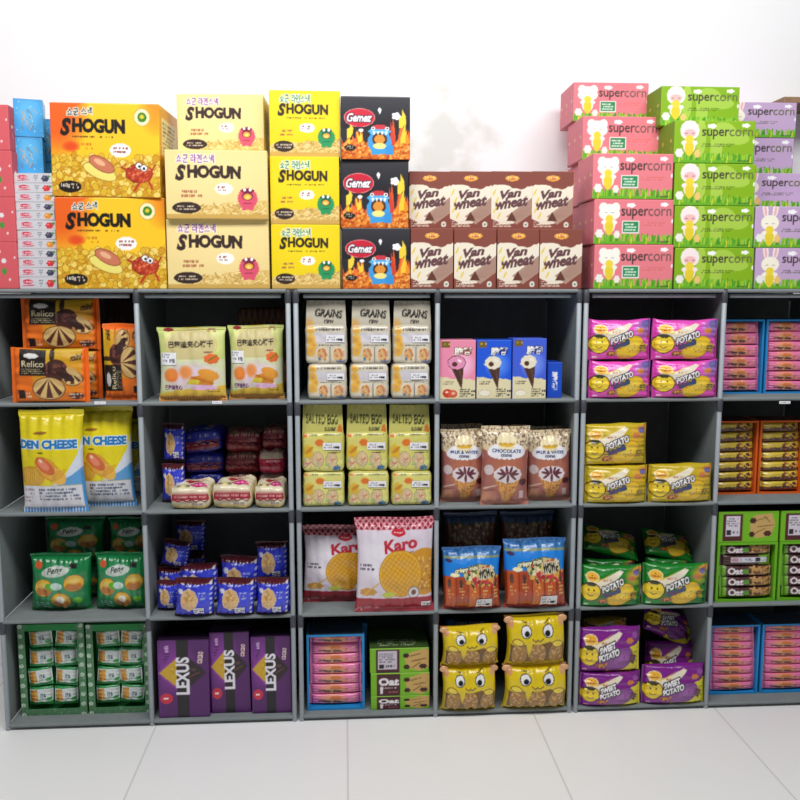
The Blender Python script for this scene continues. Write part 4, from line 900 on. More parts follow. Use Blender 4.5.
# --- yellow packs with a sleepy printed face over a clear window
def art_face(w=60, h=48, seed=1):
    c = Cv(w, h, (210, 182, 34)); R = rng(seed); c.rect(w*.04, h*.45, w*.96, h*.9, (120, 86, 34))
    for i in range(3):
        x = w*(.06+.31*i); c.ell(x+w*.14, h*.72, w*.135, h*.24, (170, 126, 58), 0, (84, 58, 26), .9); c.speck(x+2, h*.55, x+w*.24, h*.88, [(214, 170, 100), (160, 116, 60)], 26, 1.4, seed+i)
    c.poly([(0, 0), (w, 0), (w, h*.5), (w*.86, h*.56), (w*.7, h*.46), (w*.5, h*.52), (w*.42, h*.5), (w*.36, h*.8), (w*.3, h*.5), (w*.16, h*.56), (0, h*.5)], (230, 202, 24))
    for x, sg in ((w*.32, 1), (w*.68, -1)):
        c.ell(x, h*.26, 4.8, 5.2, (244, 244, 244), 0, (40, 34, 30), .8); c.ell(x+sg*.6, h*.3, 2.5, 2.7, (22, 20, 26)); c.line([(x-sg*3, h*.07), (x+sg*3.4, h*.12)], .8, (60, 44, 20))
    c.line([(w*.42, h*.4), (w*.47, h*.45), (w*.5, h*.41), (w*.54, h*.45), (w*.59, h*.4)], .9, (90, 56, 20))
    for x, y in ((w*.17, h*.47), (w*.84, h*.52)): c.ell(x, y, 5.4, 2.8, (240, 214, 70), 10, (120, 84, 30), .8)
    c.blot(w*.05, h*.1, 5, 5, (222, 160, 110), 6); c.blot(w*.95, h*.1, 5, 5, (222, 170, 120), 6); c.rect(0, h*.93, w, h, (226, 200, 50)); return c
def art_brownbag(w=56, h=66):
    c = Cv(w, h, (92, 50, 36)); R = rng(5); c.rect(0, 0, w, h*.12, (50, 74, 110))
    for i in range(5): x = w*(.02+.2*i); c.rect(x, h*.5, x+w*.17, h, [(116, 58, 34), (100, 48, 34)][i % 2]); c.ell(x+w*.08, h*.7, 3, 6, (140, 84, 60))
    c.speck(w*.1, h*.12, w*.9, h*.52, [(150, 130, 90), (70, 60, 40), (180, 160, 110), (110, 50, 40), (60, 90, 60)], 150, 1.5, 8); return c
@kind('brown_back_bag', 'snack bag')
def _(w, h):
    r = flatnamed('crispy_snack_bag', .1); S, b = pillow(r, w, h, .1, art_brownbag(), 'tb', .045, 57, FILM, .0035, .34, back=(90, 50, 40))
    sticker(r, S, .38, .66, .47, .56, pricecv(16, 6, 2)); return r
@kind('face_pack', 'snack pack')
def _(w, h):
    r = flatnamed('cake_pack', .1); pillow(r, w, h, .1, art_face(), 'tb', .04, 61, FILM, .004, .3, back=(210, 180, 40))
    for sx in (-1, 1):
        mb = MB(); U, V = np.meshgrid(np.linspace(0, 2*PI, 17), np.linspace(0, PI, 9)); mb.patch(np.stack([sx*w*.44+.015*np.sin(V)*np.cos(U), -.014+.006*np.sin(V)*np.sin(U), h*.93+.011*np.cos(V)], -1), L255((222, 170, 120)))
        mb.build('ear', FILM, r)
    return r
# --- dark purple biscuit cartons
def art_lexus(w=51, h=86):
    c = Cv(w, h, (84, 28, 100)); c.glow(w*.3, h*.35, w*.5, h*.4, (140, 56, 160), .9); c.rect(w*.02, h*.3, w*.05, h, (96, 30, 116))
    cx, cy = w*.46, h*.42
    c.poly([(cx-24, cy), (cx, cy-23), (cx, cy+23)], (150, 60, 160)); c.poly([(cx-22, cy), (cx, cy-20), (cx, cy+20)], (206, 166, 40)); c.speck(cx-11, cy-7, cx-1, cy+7, [(184, 140, 30), (226, 190, 70)], 26, .8, 3)
    c.poly([(cx, cy-24), (cx+25, cy), (cx, cy+24)], (44, 28, 34)); c.line([(cx+5, cy+6), (cx+18, cy)], 1.2, (110, 60, 60)); c.ell(cx+12, cy-3, 3, 1.6, (84, 60, 50))
    c.rect(w*.37, 0, w*.6, h, (26, 20, 26)); c.text('LEXUS', w*.485-h*.24, h*.46-6.8, w*.485+h*.24, h*.46+6.8, (236, 232, 240), -90, .04)
    c.text('milk', w*.1, h*.1-1, w*.26, h*.1+3, (214, 190, 220), -90, .03); c.marks(w*.12, h*.16, w*.22, h*.3, (60, 20, 80), 4, .8); c.text('cacao', w*.7, h*.2, w*.96, h*.26, (240, 220, 200), -84, .02)
    c.ell(w*.16, h*.75, 6.4, 6, (206, 44, 70)); c.text('-', w*.1, h*.74, w*.2, h*.76, (250, 230, 230), 0, .05); return c
@kind('lexus_box', 'box')
def _(w, h): return carton(w, .08, h, GLOSSCARD, {'front': art_lexus(), 'top': (40, 20, 48)}, (76, 28, 92), .003, 'biscuit_carton', .0006)
# --- display trays, bars and cakes
def tray(name, w, d, h, rim, col, inner, facecv=None, lid=0, lidcv=None, pattern=None, topc=None):
    """open-fronted display carton: shell of four walls, backing, front rim, and an upright lid panel"""
    r = named(name, d); t = rim; mb = MB(); c = L255(col); hw = w/2; hb = h-lid
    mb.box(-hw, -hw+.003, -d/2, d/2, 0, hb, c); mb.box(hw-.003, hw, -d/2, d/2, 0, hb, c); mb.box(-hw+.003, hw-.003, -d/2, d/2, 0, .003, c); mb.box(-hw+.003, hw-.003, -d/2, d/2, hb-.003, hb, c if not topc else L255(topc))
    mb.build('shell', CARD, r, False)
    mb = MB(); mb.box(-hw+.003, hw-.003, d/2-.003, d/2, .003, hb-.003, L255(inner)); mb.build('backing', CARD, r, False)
    mb = MB(); full = pattern
    def strip(x0, x1, z0, z1):
        nu, nv = max(2, int((x1-x0)/.002)), max(2, int((z1-z0)/.002)); X, Z = np.meshgrid(np.linspace(x0, x1, nu+1), np.linspace(z0, z1, nv+1))
        cc = c if full is None else full.sample((X/w+.5), Z/hb)
        mb.patch(np.stack([X, np.full(X.shape, -d/2-.0015), Z], -1), cc); mb.patch(np.stack([X, np.full(X.shape, -d/2), Z], -1), c, True)
        for (a, b) in (((x0, z0), (x1, z0)), ((x1, z0), (x1, z1)), ((x1, z1), (x0, z1)), ((x0, z1), (x0, z0))):
            mb.patch(np.array([[[a[0], -d/2-.0015, a[1]], [b[0], -d/2-.0015, b[1]]], [[a[0], -d/2, a[1]], [b[0], -d/2, b[1]]]]), c)
    strip(-hw, -hw+t, 0, hb); strip(hw-t, hw, 0, hb); strip(-hw+t, hw-t, 0, t); strip(-hw+t, hw-t, hb-t, hb)
    mb.build('front_frame', CARD, r, False)
    if lid:
        mb = MB(); rbox(mb, w, .012, lid-.001, .001, {'front': lidcv}, c); o = mb.build('lid_panel', CARD, r); o.location = (0, -d/2+.006, hb+.0005)
    return r
BLUE = (34, 140, 206)
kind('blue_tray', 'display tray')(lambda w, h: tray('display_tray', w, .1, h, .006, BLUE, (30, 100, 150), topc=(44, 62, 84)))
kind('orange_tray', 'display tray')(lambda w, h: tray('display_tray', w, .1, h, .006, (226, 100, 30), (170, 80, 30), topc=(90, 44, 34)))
def art_oatlid(w=60, h=33):
    c = Cv(w, h, (120, 190, 34)); c.rect(w*.08, h*.08, w*.4, h*.95, (84, 40, 40)); c.rect(w*.12, h*.14, w*.36, h*.8, (222, 214, 226)); c.marks(w*.14, h*.2, w*.34, h*.5, (120, 110, 120), 4, .8); c.rect(w*.14, h*.6, w*.21, h*.76, (50, 40, 50)); c.marks(w*.24, h*.62, w*.34, h*.74, (80, 70, 80), 1)
    c.poly([(w*.52, h*.3), (w*.6, h*.12), (w*.88, h*.06), (w*.94, h*.4), (w*.88, h*.8), (w*.62, h*.88), (w*.52, h*.6)], (206, 170, 104)); c.blot(w*.57, h*.3, 3.4, 3, (70, 36, 30), 6); c.blot(w*.56, h*.74, 3, 3, (70, 36, 30), 6); c.blot(w*.82, h*.72, 4, 3, (80, 40, 34), 6)
    for a, b in (((.62, .3), (.8, .2)), ((.65, .5), (.9, .45)), ((.62, .7), (.78, .55)), ((.75, .15), (.85, .35))): c.line([(w*a[0], h*a[1]), (w*b[0], h*b[1])], .8, (130, 90, 50))
    c.rect(0, 0, w, .8, (150, 210, 60)); return c
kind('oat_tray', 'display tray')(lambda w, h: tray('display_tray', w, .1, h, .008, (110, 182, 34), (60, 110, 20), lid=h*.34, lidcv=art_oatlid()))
def cakepat(w=66, h=98):
    c = Cv(w, h, (84, 132, 92)); R = rng(3)
    for i in range(10):
        for x in (2.6, w-3.4): c.ell(x+R.uniform(-.3, .3), h*(.02+i*.108), 2.2, 2.2, (206, 220, 206)); c.ell(x, h*(.02+i*.108), .8, .8, (120, 170, 120))
    for i in range(420): x, y = R.uniform(0, w), R.uniform(0, h); c.line([(x, y), (x+R.uniform(-2, 2), y+R.uniform(-2, 2))], .7, [(124, 160, 126), (60, 104, 70), (150, 176, 150)][R.randint(3)])
    c.rect(8, 0, w-8, 8, (36, 140, 70)); return c
kind('cake_tray', 'display tray')(lambda w, h: tray('display_tray', w, .09, h, .021, (60, 140, 80), (20, 170, 84), pattern=cakepat()))
def art_bar(k, w=34, h=11):
    if k == 'pink':
        c = Cv(w, h, (240, 128, 176), 5); c.glow(w*.45, h*.5, w*.3, h*.6, (232, 160, 110), 1.1); c.speck(w*.3, h*.3, w*.9, h*.9, [(214, 150, 80), (196, 120, 100), (240, 180, 150)], 22, 1, 3); c.text('crispy bite', w*.16, h*.52, w*.62, h*.84, (50, 40, 60), 3, .05, .3); c.blot(w*.5, h*.34, 4, 1.6, (214, 120, 70), 6)
    elif k == 'yellow':
        c = Cv(w, h, (226, 196, 70), 5); c.rect(0, h*.64, w, h, (110, 70, 60)); c.text('crispy bite', w*.22, h*.44, w*.72, h*.8, (60, 34, 50), -2, .05, .3); c.speck(w*.55, h*.1, w*.95, h*.9, [(150, 80, 60), (206, 130, 60), (90, 50, 50)], 22, 1.2, 5); c.ell(w*.18, h*.3, 3, 1.8, (246, 220, 120))
    elif k == 'label':
        c = Cv(w, h, (74, 44, 40), 5); c.rect(w*.75, 0, w, h, (110, 160, 40)); c.rect(w*.2, h*.2, w*.92, h*.7, (214, 214, 226)); c.rect(w*.22, h*.3, w*.34, h*.6, (200, 140, 150)); c.marks(w*.37, h*.3, w*.64, h*.6, (110, 110, 130), 2); c.rect(w*.68, h*.28, w*.78, h*.64, (50, 44, 50))
    else:
        c = Cv(w, h, (78, 44, 46), 5); c.rect(0, 0, w*.12, h, (120, 180, 50)); c.text('Oat', w*.15, h*.15, w*.44, h*.82, (236, 226, 230), 0, .05); c.ell(w*.5, h*.5, 2.4, 3, (90, 150, 40)); c.rect(w*.56, h*.1, w, h*.85, (196, 150, 90)); c.speck(w*.56, h*.1, w, h*.85, [(220, 180, 120), (150, 100, 60), (90, 50, 40)], 26, 1.1, 6)
    return c
for k, bk in (('pink', (230, 110, 160)), ('yellow', (206, 170, 60)), ('oat', (90, 60, 50)), ('label', (90, 60, 50))):
    def f(w, h, k=k, bk=bk):
        mb_root = named('snack_bar', .03)
        pillow(mb_root, w, h, .03, art_bar(k), 'lr', .045, len(k)+4, FILM, .0014, .28, back=bk); return mb_root
    kind('bar_'+k, 'snack bar')(f)
def art_cake(w=27, h=19):
    c = Cv(w, h, (214, 222, 220), 5); c.rect(0, h*.78, w, h, (60, 150, 84)); c.rect(0, 0, w, h*.12, (50, 150, 84)); c.poly([(w*.04, h*.2), (w*.34, h*.12), (w*.4, h*.7), (w*.1, h*.8)], (206, 142, 56)); c.blot(w*.21, h*.46, 4.6, 4.6, (222, 160, 72), 7); c.speck(w*.05, h*.15, w*.34, h*.75, [(236, 186, 100), (190, 124, 50)], 10, 1, 3)
    c.text('ma', w*.5, h*.35, w*.72, h*.55, (60, 90, 100), 0, .03); c.marks(w*.48, h*.6, w*.8, h*.72, (60, 140, 90), 1); c.blot(w*.85, h*.65, 3, 2, (70, 170, 90), 6); return c
@kind('cake', 'snack cake')
def _(w, h):
    r = named('wrapped_cake', .03); pillow(r, w, h, .03, art_cake(), 'lr', .05, 71, FILM, .002, .34, back=(200, 210, 205)); return r
def art_oatbox(lbl, w=59, h=26):
    c = Cv(w, h, (122, 186, 40)); c.rect(0, 0, w, .9, (160, 214, 80)); c.rect(w*.1, h*.06, w*.5, h, (78, 40, 44))
    if lbl: c.rect(w*.13, h*.12, w*.46, h*.86, (206, 198, 210)); c.marks(w*.15, h*.2, w*.44, h*.6, (110, 104, 114), 5, .8); c.rect(w*.15, h*.66, w*.24, h*.82, (40, 34, 40)); c.marks(w*.27, h*.66, w*.42, h*.82, (70, 64, 70), 1)
    else: c.text('Oat', w*.13, h*.22, w*.48, h*.56, (240, 236, 240), 0, .05); c.marks(w*.24, h*.62, w*.46, h*.7, (236, 220, 230), 1, .95); c.poly([(w*.15, h*.6), (w*.21, h*.6), (w*.2, h*.9), (w*.16, h*.9)], (236, 230, 230)); c.marks(w*.3, h*.82, w*.45, h*.88, (220, 130, 140), 1, .95)
    c.poly([(w*.58, h*.4), (w*.68, h*.2), (w*.9, h*.05), (w, h*.1), (w, h*.8), (w*.84, h*.95), (w*.64, h*.82)], (206, 168, 100)); c.blot(w*.61, h*.32, 3, 2.6, (60, 34, 30), 6); c.blot(w*.62, h*.78, 3, 2.6, (60, 34, 30), 6); c.blot(w*.9, h*.76, 4, 2.6, (70, 40, 34), 6)
    for a, b in (((.68, .35), (.85, .25)), ((.7, .55), (.95, .45)), ((.72, .8), (.85, .6))): c.line([(w*a[0], h*a[1]), (w*b[0], h*b[1])], .9, (110, 76, 44))
    return c
for nm, lb in (('oatbox_label', True), ('oatbox_title', False)):
    kind(nm, 'box')(lambda w, h, lb=lb: carton(w, .16, h, CARD, {'front': art_oatbox(lb), 'top': Cv(59, 40, (60, 84, 34)).marks(8, 22, 50, 36, (170, 180, 150), 4, .7)}, (110, 170, 40), .0015, 'oat_bar_box'))
def art_darktop(w=51, h=20):
    c = Cv(w, h, (24, 34, 60)); c.ell(6, 7, 6, 4.4, (40, 110, 170)); c.marks(12, 3, w-2, 10, (150, 170, 180), 1, .9); return c
@kind('navy_pack', 'snack pack')
def _(w, h):
    r = flatnamed('cake_pack', .1); pillow(r, w, h, .1, art_darktop(), 'tb', .08, 77, FILM2, .003, .3, back=(30, 40, 60)); return r
# ------------------------------------------------------------------ filling the cubes
s1, s2, s3, s4 = SH[1:]
# ===== upper row
G = 'orange and black chocolate-biscuit packs'
put('relico', 11.5, 89, .02, s1, 347.5, 'orange and black biscuit pack lying in front at the lower left', G, roll=.4)
zb = put('relico', 25, 102, .09, s1, 350, 'orange and black biscuit pack standing behind the front one, only its right end showing', G, depth=.06)
put('relico', 22, 100, .085, zb, 298, 'orange and black biscuit pack set on top of the others', G, roll=-.3, depth=.06)
put('relico_tall', 103.5, 143, .05, s1, 323.5, 'orange and black biscuit pack stood on end beside the post', G)
put('dark_box', 106, 136, .27, s1, 300, 'dark brown box in the shade behind the upright orange pack', None)
G = 'cream and yellow-green pastry bags'
put('cream_bag', 158, 227, .03, s1, 327, 'cream and yellow-green pastry bag with a price sticker, left of the pair', G)
put('cream_bag', 228.5, 284.5, .05, s1, 325, 'cream and yellow-green pastry bag with a price sticker, right of the pair by the post', G)
put('waffle_pack', 238, 288, .22, s1, 308, 'dark waffle-patterned pack in the shade behind the right cream pastry bag', None)
G = 'beige grain snack pouches'; PO = ['left', 'middle', 'right']
for j, (a, b, c_, d_) in enumerate(((307.5, 347, 305, 348), (349.5, 389, 351, 392), (391, 430.5, 393, 433))):
    z = put('grain_low', a, b, .025, s1, 364, f"beige grain snack pouch, {PO[j]} one of the lower three", G)
    put('grain_tall', c_, d_-1, .03, z-.001, 300.5, f"beige grain snack pouch with its dark-lettered header upright, {PO[j]} one of the upper three", G)
G = 'tall cone-snack boxes'
put('cone_pink', 439.8, 475.6, .02, s1, 340, 'tall pink box showing an ice-cream cone and strawberries', G)
put('cone_blue', 477, 511.6, .02, s1, 340, 'tall bright blue cone box between the pink box and the indigo-blue one', G, yaw=-1)
put('cone_indigo', 512.4, 546, .012, s1, 338.5, 'tall lighter indigo-blue cone box, rightmost of the three upright ones', G, yaw=1.5)
put('cone_side', 547.5, 562, .03, s1, 362.5, 'small plain blue box laid on its side right of the cone boxes', G)
G = 'pink potato biscuit packs'
for i, (xs, nm) in enumerate((((588.5, 650), 'left'), ((652, 717), 'right'))):
    z = put('potato_pink', xs[0], xs[1], .02, s1, 360, f"pink potato biscuit pack, {nm} one of the lower pair", G)
    put('potato_pink', xs[0]-.5, xs[1], .022, z+.0005, 319, f"pink potato biscuit pack, {nm} one of the upper pair", G, roll=.6 if nm == 'right' else 0)
def bars(k, tx0, tx1, Y, z0_, n, pitch, xa, xb, desc, grp, seed=1, kinds=None, Yb=.006):
    R = rng(seed); z = z0_
    for i in range(n):
        nm = 'bottom bar' if i == 0 else 'top bar' if i == n-1 else f"{ORD[i]} bar from the bottom"
        kk = kinds[i] if kinds else k
        z2 = put(kk, xa+R.uniform(-.4, .4), xb+R.uniform(-.4, .4), Y+Yb+R.uniform(0, .003), z, ('h', pitch), f"{nm} {desc}", grp, roll=R.uniform(-.9, .9))
        z += pitch+.0004
def pinktray(x0, x1, Y, base, top, n, desc, tl, seed, xa=None, xb=None):
    zt = put('blue_tray', x0, x1, Y, base, top, tl, 'bright blue display trays of pink bars')
    bars('bar_pink', x0, x1, Y, base+.0075, n, (zt-base-.016)/n, xa or x0+2.6, xb or x1-2.6, desc, 'pink snack bars in blue trays', seed)
pinktray(719, 763, .09, s1, 319.5, 6, 'in the blue tray nearest the pink potato packs', 'blue display tray of pink bars, upper right, next to the rack post', 2)
pinktray(765, 809, .09, s1, 319.5, 7, 'in the upper blue tray cut by the right edge', 'blue display tray of pink bars, upper right, cut by the right edge', 5)
# ===== second row
G = 'yellow and blue cheese biscuit bags'
put('cheese_bag', 20.5, 86, .015, s2, 409.5, 'tall yellow and blue cheese biscuit bag on the left, in front', G)
put('cheese_bag', 72, 134.5, .06, s2, 408, 'tall yellow and blue cheese biscuit bag in the middle, overlapped by the front one', G)
put('cheese_bag', 92, 153, .2, s2, 419, 'tall yellow and blue cheese biscuit bag deep behind, only its right edge showing', G)
G = 'soft wafer packs in the jumbled cube'
def loafs(k, x0, x1, Y, base, h, label, yaw=0, roll=0, depth=None): return put('loaf_'+k, x0, x1, Y, base, ('h', h), label, G, yaw=yaw, roll=roll, depth=depth)
zA = loafs('cream', 169, 210, .012, s2, .066, 'cream wafer pack with pink print at the front left of the jumbled cube', 1)
loafs('cream', 212, 253, .012, s2, .072, 'cream wafer pack with pink print at the front middle of the jumbled cube', -2)
loafs('cream', 254, 285, .012, s2, .066, 'cream wafer pack with pink print at the front right beside the post')
z = loafs('blue', 188, 224, .2, s2, .072, 'blue wafer pack at the bottom of the blue pile, mostly hidden behind cream packs')
z = loafs('blue', 184, 223, .19, z, .064, 'blue and red wafer pack in the middle of the blue pile', 3)
loafs('blue', 186, 224, .2, z, .078, 'blue and red wafer pack on top of the blue pile, tilted up to the right', -4, -7, .13)
z = loafs('red', 226, 258, .2, s2, .07, 'dark red wafer pack at the bottom of the red pile behind the cream packs')
z = loafs('red', 224, 260, .19, z, .068, 'dark red wafer pack in the middle of the red pile')
loafs('red', 224, 261, .2, z, .07, 'dark red wafer pack on top of the red pile', 3, 2)
z = loafs('rose', 258.5, 286, .2, s2, .068, 'rose wafer pack hidden low behind the front right cream pack')
z = loafs('rose', 258.5, 286, .175, z, .08, 'bright rose wafer pack with a cream top, resting above the front right cream pack', -1)
loafs('red', 261.5, 287, .2, z, .07, 'dark red wafer pack above the bright rose one, at the right')
G = 'blue oat-biscuit bags in the jumbled cube'
z = put('blue_bag', 162, 185, .1, s2, ('h', .125), 'narrow blue biscuit bag at the lower left of the jumbled cube, against the divider', G, depth=.06)
put('blue_bag', 163.5, 185, .12, z, ('h', .125), 'narrow blue biscuit bag standing above its twin at the left divider', G, depth=.06)
G = 'pale yellow egg biscuit pouches'
for j, (a, b, c_, d_, t, t2) in enumerate(((302.5, 344.5, 301.5, 344, 405.5, 472), (348, 389, 346, 388, 405.5, 472), (391.5, 432, 388.5, 431, 405, 472))):
    z = put('egg_low', a, b, .02, s2, t2, f"pale yellow egg biscuit pouch, {PO[j]} one of the lower three", G)
    put('egg_tall', c_, d_, .022+.01*(j > 0), z-.001, t, f"pale yellow egg biscuit pouch with a lettered header, {PO[j]} one of the upper three", G)
G = 'brown chocolate-cone bags'
put('cone_bag_plain', 440, 486, .045, s2, 429, 'brown cone-snack bag at the left, behind the middle one', G, roll=.3)
put('cone_bag_choc', 480.5, 529, .015, s2, 426, 'brown cone-snack bag in the middle, lettered CHOCOLATE, in front', G)
put('cone_bag_plain', 526, 571, .045, s2, 429.5, 'brown cone-snack bag at the right, beside the double post', G, roll=-.6)
for j, x in enumerate((441, 486, 529)):
    put('cone_bag_plain', x, x+41, .15, s2, 424+j, 'brown cone-snack bag standing in the second row, only its speckled top showing', G)
G = 'yellow potato biscuit packs'
z = put('potato_yellow', 584.5, 647, .02, s2, 464.5, 'yellow potato biscuit pack at the bottom left of its cube', G)
put('potato_yellow', 584, 646, .022, z+.0005, 423, 'yellow potato biscuit pack stacked on the bottom left one', G, roll=-.8)
put('potato_yellow', 648.5, 711.5, .02, s2, 463, 'yellow potato biscuit pack lying alone at the bottom right of its cube', G, roll=-.5)
def ytray(x0, x1, tl, desc, seed):
    zt = put('orange_tray', x0, x1, .09, s2, 421, tl, 'orange display trays of yellow bars')
    n = 7; bars('bar_yellow', x0, x1, .09, s2+.0075, n, (zt-s2-.016)/n, x0+2.6, x1-2.6, desc, 'yellow snack bars in orange trays', seed)
ytray(713.5, 757, 'orange display tray of yellow bars next to the rack post', 'in the orange tray nearest the post', 3)
ytray(759, 803, 'orange display tray of yellow bars cut by the right edge', 'in the orange tray cut by the right edge', 8)
# ===== third row
G = 'green pastry bags'
put('green_bag', 31, 92.5, .08, s3, 553, 'green pastry bag with three round cakes, left one of the front pair', G)
put('green_bag', 96, 150, .08, s3, 552, 'green pastry bag with three round cakes, right one of the front pair', G)
for j, (a, b) in enumerate(((47, 105), (109, 158))):
    z = put('green_bag', a, b, .2, s3, 563, 'green pastry bag hidden behind the front pair, carrying another', G)
    put('green_bag', a, b, .21, z, 517, f"green pastry bag in deep shade, upper row at the {['left', 'right'][j]}", G)
G = 'blue oat-biscuit bags in the blue cube'
put('blue_bag', 157.5, 180, .06, s3, 580, 'blue biscuit bag at the far left by the divider, partly behind its neighbour', G, depth=.06)
put('blue_bag', 175, 215, .015, s3, 577.5, 'blue biscuit bag with a price sticker, left one of the front three', G)
put('blue_bag', 216, 255, .015, s3, 577.5, 'blue biscuit bag with a price sticker, middle one of the front three', G, roll=1)
put('blue_bag', 256, 290, .015, s3, 577, 'blue biscuit bag with a price sticker, right one of the front three', G)
for j, (a, b, t, lb) in enumerate(((181, 220, 563, 'left'), (219, 258, 555, 'middle'))):
    put('blue_bag', a, b, .115, s3, t, f"blue biscuit bag in the second row, {lb} one peeking over the front bags", G, roll=[-3, 2][j])
z = put('blue_bag', 258, 290, .12, s3, 579, 'blue biscuit bag standing under the raised right one, hidden by the front', G)
put('blue_bag', 257, 289, .11, z, 541, 'blue biscuit bag raised at the right above the front three', G, roll=-2, depth=.07)
z = put('blue_bag', 158, 184, .13, s3, ('h', .118), 'blue biscuit bag hidden at the left divider under the leaning one', G, depth=.07)
z = put('blue_bag', 160, 188, .13, z, 539.5, 'blue biscuit bag leaning at the left divider, halfway up', G, roll=9, depth=.07)
z = put('blue_bag', 176, 206, .24, s3, ('h', .13), 'blue biscuit bag deep inside at the left, hidden', G, depth=.07)
put('blue_bag', 175, 206, .24, z, 520, 'blue biscuit bag deep inside at the upper left, in shade', G, depth=.07)
G = 'white and red waffle-crisp bags'
put('karo_bag', 302, 381, .095, s3, 524.5, 'white and red waffle-crisp bag on the left, partly covered by the other', G)
put('karo_bag', 355, 434.5, .01, s3, 517, 'white and red waffle-crisp bag on the right, in front, fully visible', G, roll=-.5)
G = 'orange snack bags with blue tops'
put('orange_bag', 442, 501.5, .02, s3, 548, 'orange snack bag with a bright blue top, left one in front', G, pitch=-6)
put('orange_bag', 503.5, 567, .02, s3, 540, 'orange snack bag with a bright blue top, right one in front', G, pitch=-7)
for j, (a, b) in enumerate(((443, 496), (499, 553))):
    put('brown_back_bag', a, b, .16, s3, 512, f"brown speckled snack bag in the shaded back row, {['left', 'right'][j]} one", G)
G = 'green potato biscuit packs'
for j, (a, b) in enumerate(((580, 640.5), (642, 706.5))):
    z = put('potato_green', a, b, .02, s3, 564.5-2*j, f"green potato biscuit pack, {['left', 'right'][j]} one of the front pair", G)
for j, (a, b, r, z_) in enumerate(((584, 640, 14, .085), (646, 696, 13, .07))):
    put('potato_green', a-1, b-6, .13, s3, ('h', .115), f"green potato biscuit pack standing hidden behind the front {['left', 'right'][j]} one", G, depth=.06)
    put('potato_green', a, b, .115, s3+z_+.045, ('h', .115), f"green potato biscuit pack leaning back on the heap, upper {['left', 'right'][j]}", G, roll=r, pitch=-58, depth=.05)
def oattray(x0, x1, tl, desc, seed, kinds):
    zt = put('oat_tray', x0, x1, .025, s3, 511.5, tl, 'lime green display trays of oat bars')
    hw_ = (zt-s3)*.66; n = 5; bars('bar_oat', x0, x1, .025, s3+.009, n, (hw_-.02)/n, x0+4, x1-5, desc, 'brown oat bars in lime trays', seed, kinds)
oattray(717, 777, 'lime green oat-bar tray with a printed lid, next to the post', 'in the lime tray nearest the post', 3, ['bar_oat', 'bar_oat', 'bar_oat', 'bar_label', 'bar_oat'])
oattray(779, 839, 'lime green oat-bar tray with a printed lid, cut by the right edge', 'in the lime tray cut by the right edge', 4, ['bar_oat']*5)
# ===== bottom row
for j, (a, b, t) in enumerate(((19.5, 85.5, 624), (87.5, 150.5, 624))):
    zt = put('cake_tray', a, b, .05, s4, t, f"patterned green tray of small wrapped cakes, {['left', 'right'][j]} one of the pair", 'patterned green cake trays')
    ph = (zt-s4-.045)/4
    for c_ in range(2):
        for i in range(4):
            x = a+8+(b-a-16)*.5*c_
            nm = ['bottom one', 'second from the bottom', 'second from the top', 'top one'][i]
            R = rng(i*7+c_*3+j)
            put('cake', x+1, x+(b-a-16)*.5-1, .066, s4+.022+i*ph, ('h', ph-.002), f"small wrapped cake, {nm} of the {['left', 'right'][c_]} column, in the {['left', 'right'][j]} green tray", 'small wrapped cakes', roll=R.uniform(-6, 6), yaw=R.uniform(-8, 8), fit=False)
G = 'dark purple biscuit cartons'
for j, (a, b, t) in enumerate(((157.5, 209, 640), (210.5, 250.5, 632), (251.5, 291.5, 636.5))):
    put('lexus_box', a, b, [.02, .04, .03][j], s4, t, f"dark purple biscuit carton with vertical lettering, {['left', 'middle', 'right'][j]} one of the front three", G, roll=[.3, -.5, -.3][j])
for j, (a, b) in enumerate(((172, 210), (214, 250), (253, 290))):
    put('lexus_box', a, b, .15, s4, 632+j, 'dark purple biscuit carton standing in the dark behind the front three', G)
pinktray(307, 364.5, .04, s4, 634.5, 7, 'in the blue tray under the waffle-crisp bags', 'blue display tray of pink bars standing left of the oat boxes', 12)
put('blue_tray', 313, 367, .17, s4, 624, 'blue display tray in shade behind the pink-bar tray left of the oat boxes', 'bright blue display trays of pink bars')
G = 'lime green oat-bar boxes'
z = put('oatbox_title', 371, 429.5, .03, s4, ('h', .046), 'lime green oat box at the very bottom of its pile, below the picture edge', G)
z = put('oatbox_title', 371, 429.5, .03, z, 672.5, 'lime green oat box with a large title panel, beneath the sticker one', G)
z = put('oatbox_label', 370, 429, .03, z, 648, 'lime green oat box with a pale sticker panel, on top of its pile', G)
G = 'yellow cake packs with printed faces'
z = put('face_pack', 440.5, 496, .02, s4, 664, 'yellow face-printed cake pack, lower left of four', G)
put('face_pack', 441, 499, .02, z, 625, 'yellow face-printed cake pack, upper left of four', G, roll=-1)
z = put('face_pack', 502, 566, .02, s4, 663, 'yellow face-printed cake pack, lower right of four', G, roll=.5)
put('face_pack', 505, 565, .02, z, 614, 'yellow face-printed cake pack, upper right of four', G, roll=-1)
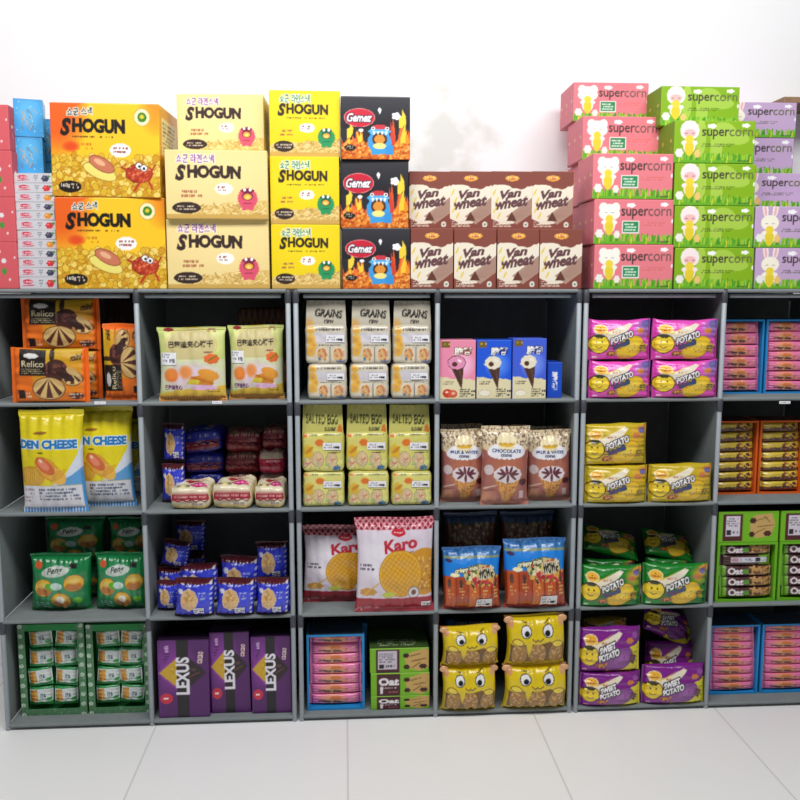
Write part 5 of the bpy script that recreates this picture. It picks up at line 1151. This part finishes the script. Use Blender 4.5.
z = put('navy_pack', 443, 494, .17, s4, ('h', .17), 'navy cake pack hidden behind the lower left face pack', 'navy cake packs')
put('navy_pack', 443, 493, .165, z, 613, 'navy pack with pale lettering peeking above the upper left face pack', 'navy cake packs')
G = 'purple and yellow sweet potato packs'
z = put('potato_purple', 579.5, 640, .02, s4, 670.5, 'purple and yellow sweet potato pack at the lower left, under its twin', G)
put('potato_purple', 579, 639, .022, z+.0005, 626, 'purple and yellow sweet potato pack at the upper left', G)
put('potato_purple', 641.5, 704, .02, s4, 663, 'purple and yellow sweet potato pack at the front right', G)
put('potato_purple', 645, 695, .13, s4, ('h', .16), 'purple and yellow sweet potato pack standing in the second row under a leaning one', G)
put('potato_purple', 640, 694, .115, s4+.17, ('h', .11), 'purple and yellow sweet potato pack leaning back above the front right one', G, roll=26, pitch=-42, depth=.05)
z = put('potato_yellow', 584, 640, .17, s4, ('h', .19), 'yellow potato pack hidden in the second row of the bottom cube', 'yellow potato biscuit packs')
put('potato_yellow', 584, 626, .17, z, 618, 'yellow potato pack in deep shade above the purple ones', 'yellow potato biscuit packs')
pinktray(709, 758.5, .05, s4, 625, 8, 'in the bottom-right blue tray by the post', 'blue display tray of pink bars at the bottom right, by the post', 6)
pinktray(761, 812, .05, s4, 623, 8, 'in the bottom-right blue tray cut by the photo edge', 'blue display tray of pink bars at the bottom right, cut by the edge', 9)
# price tags clipped on the shelf edges
def edge_tag(x, y, w, label):
    X, Z = P(x, y, -.01); mb = MB(); t = MB(); hh = .0045
    c = Cv(14, 4, (236, 236, 240), 4).marks(2, 1, 12, 3, (150, 150, 170), 1)
    rbox(mb, w, .0012, 2*hh, .0005, {'front': c}, L255((232, 232, 236))); o = mb.build('price_tag', PAPER); o.location = (X, -.0094, Z-hh); tag(o, label, 'price tag', 'shelf price tags')
edge_tag(100, 403, .034, 'white price tag on the shelf edge under the orange biscuit packs')
edge_tag(217, 402.5, .03, 'white price tag on the shelf edge under the cream pastry bags')
edge_tag(785, 402.5, .036, 'white price tag on the shelf edge under the right-hand blue tray')
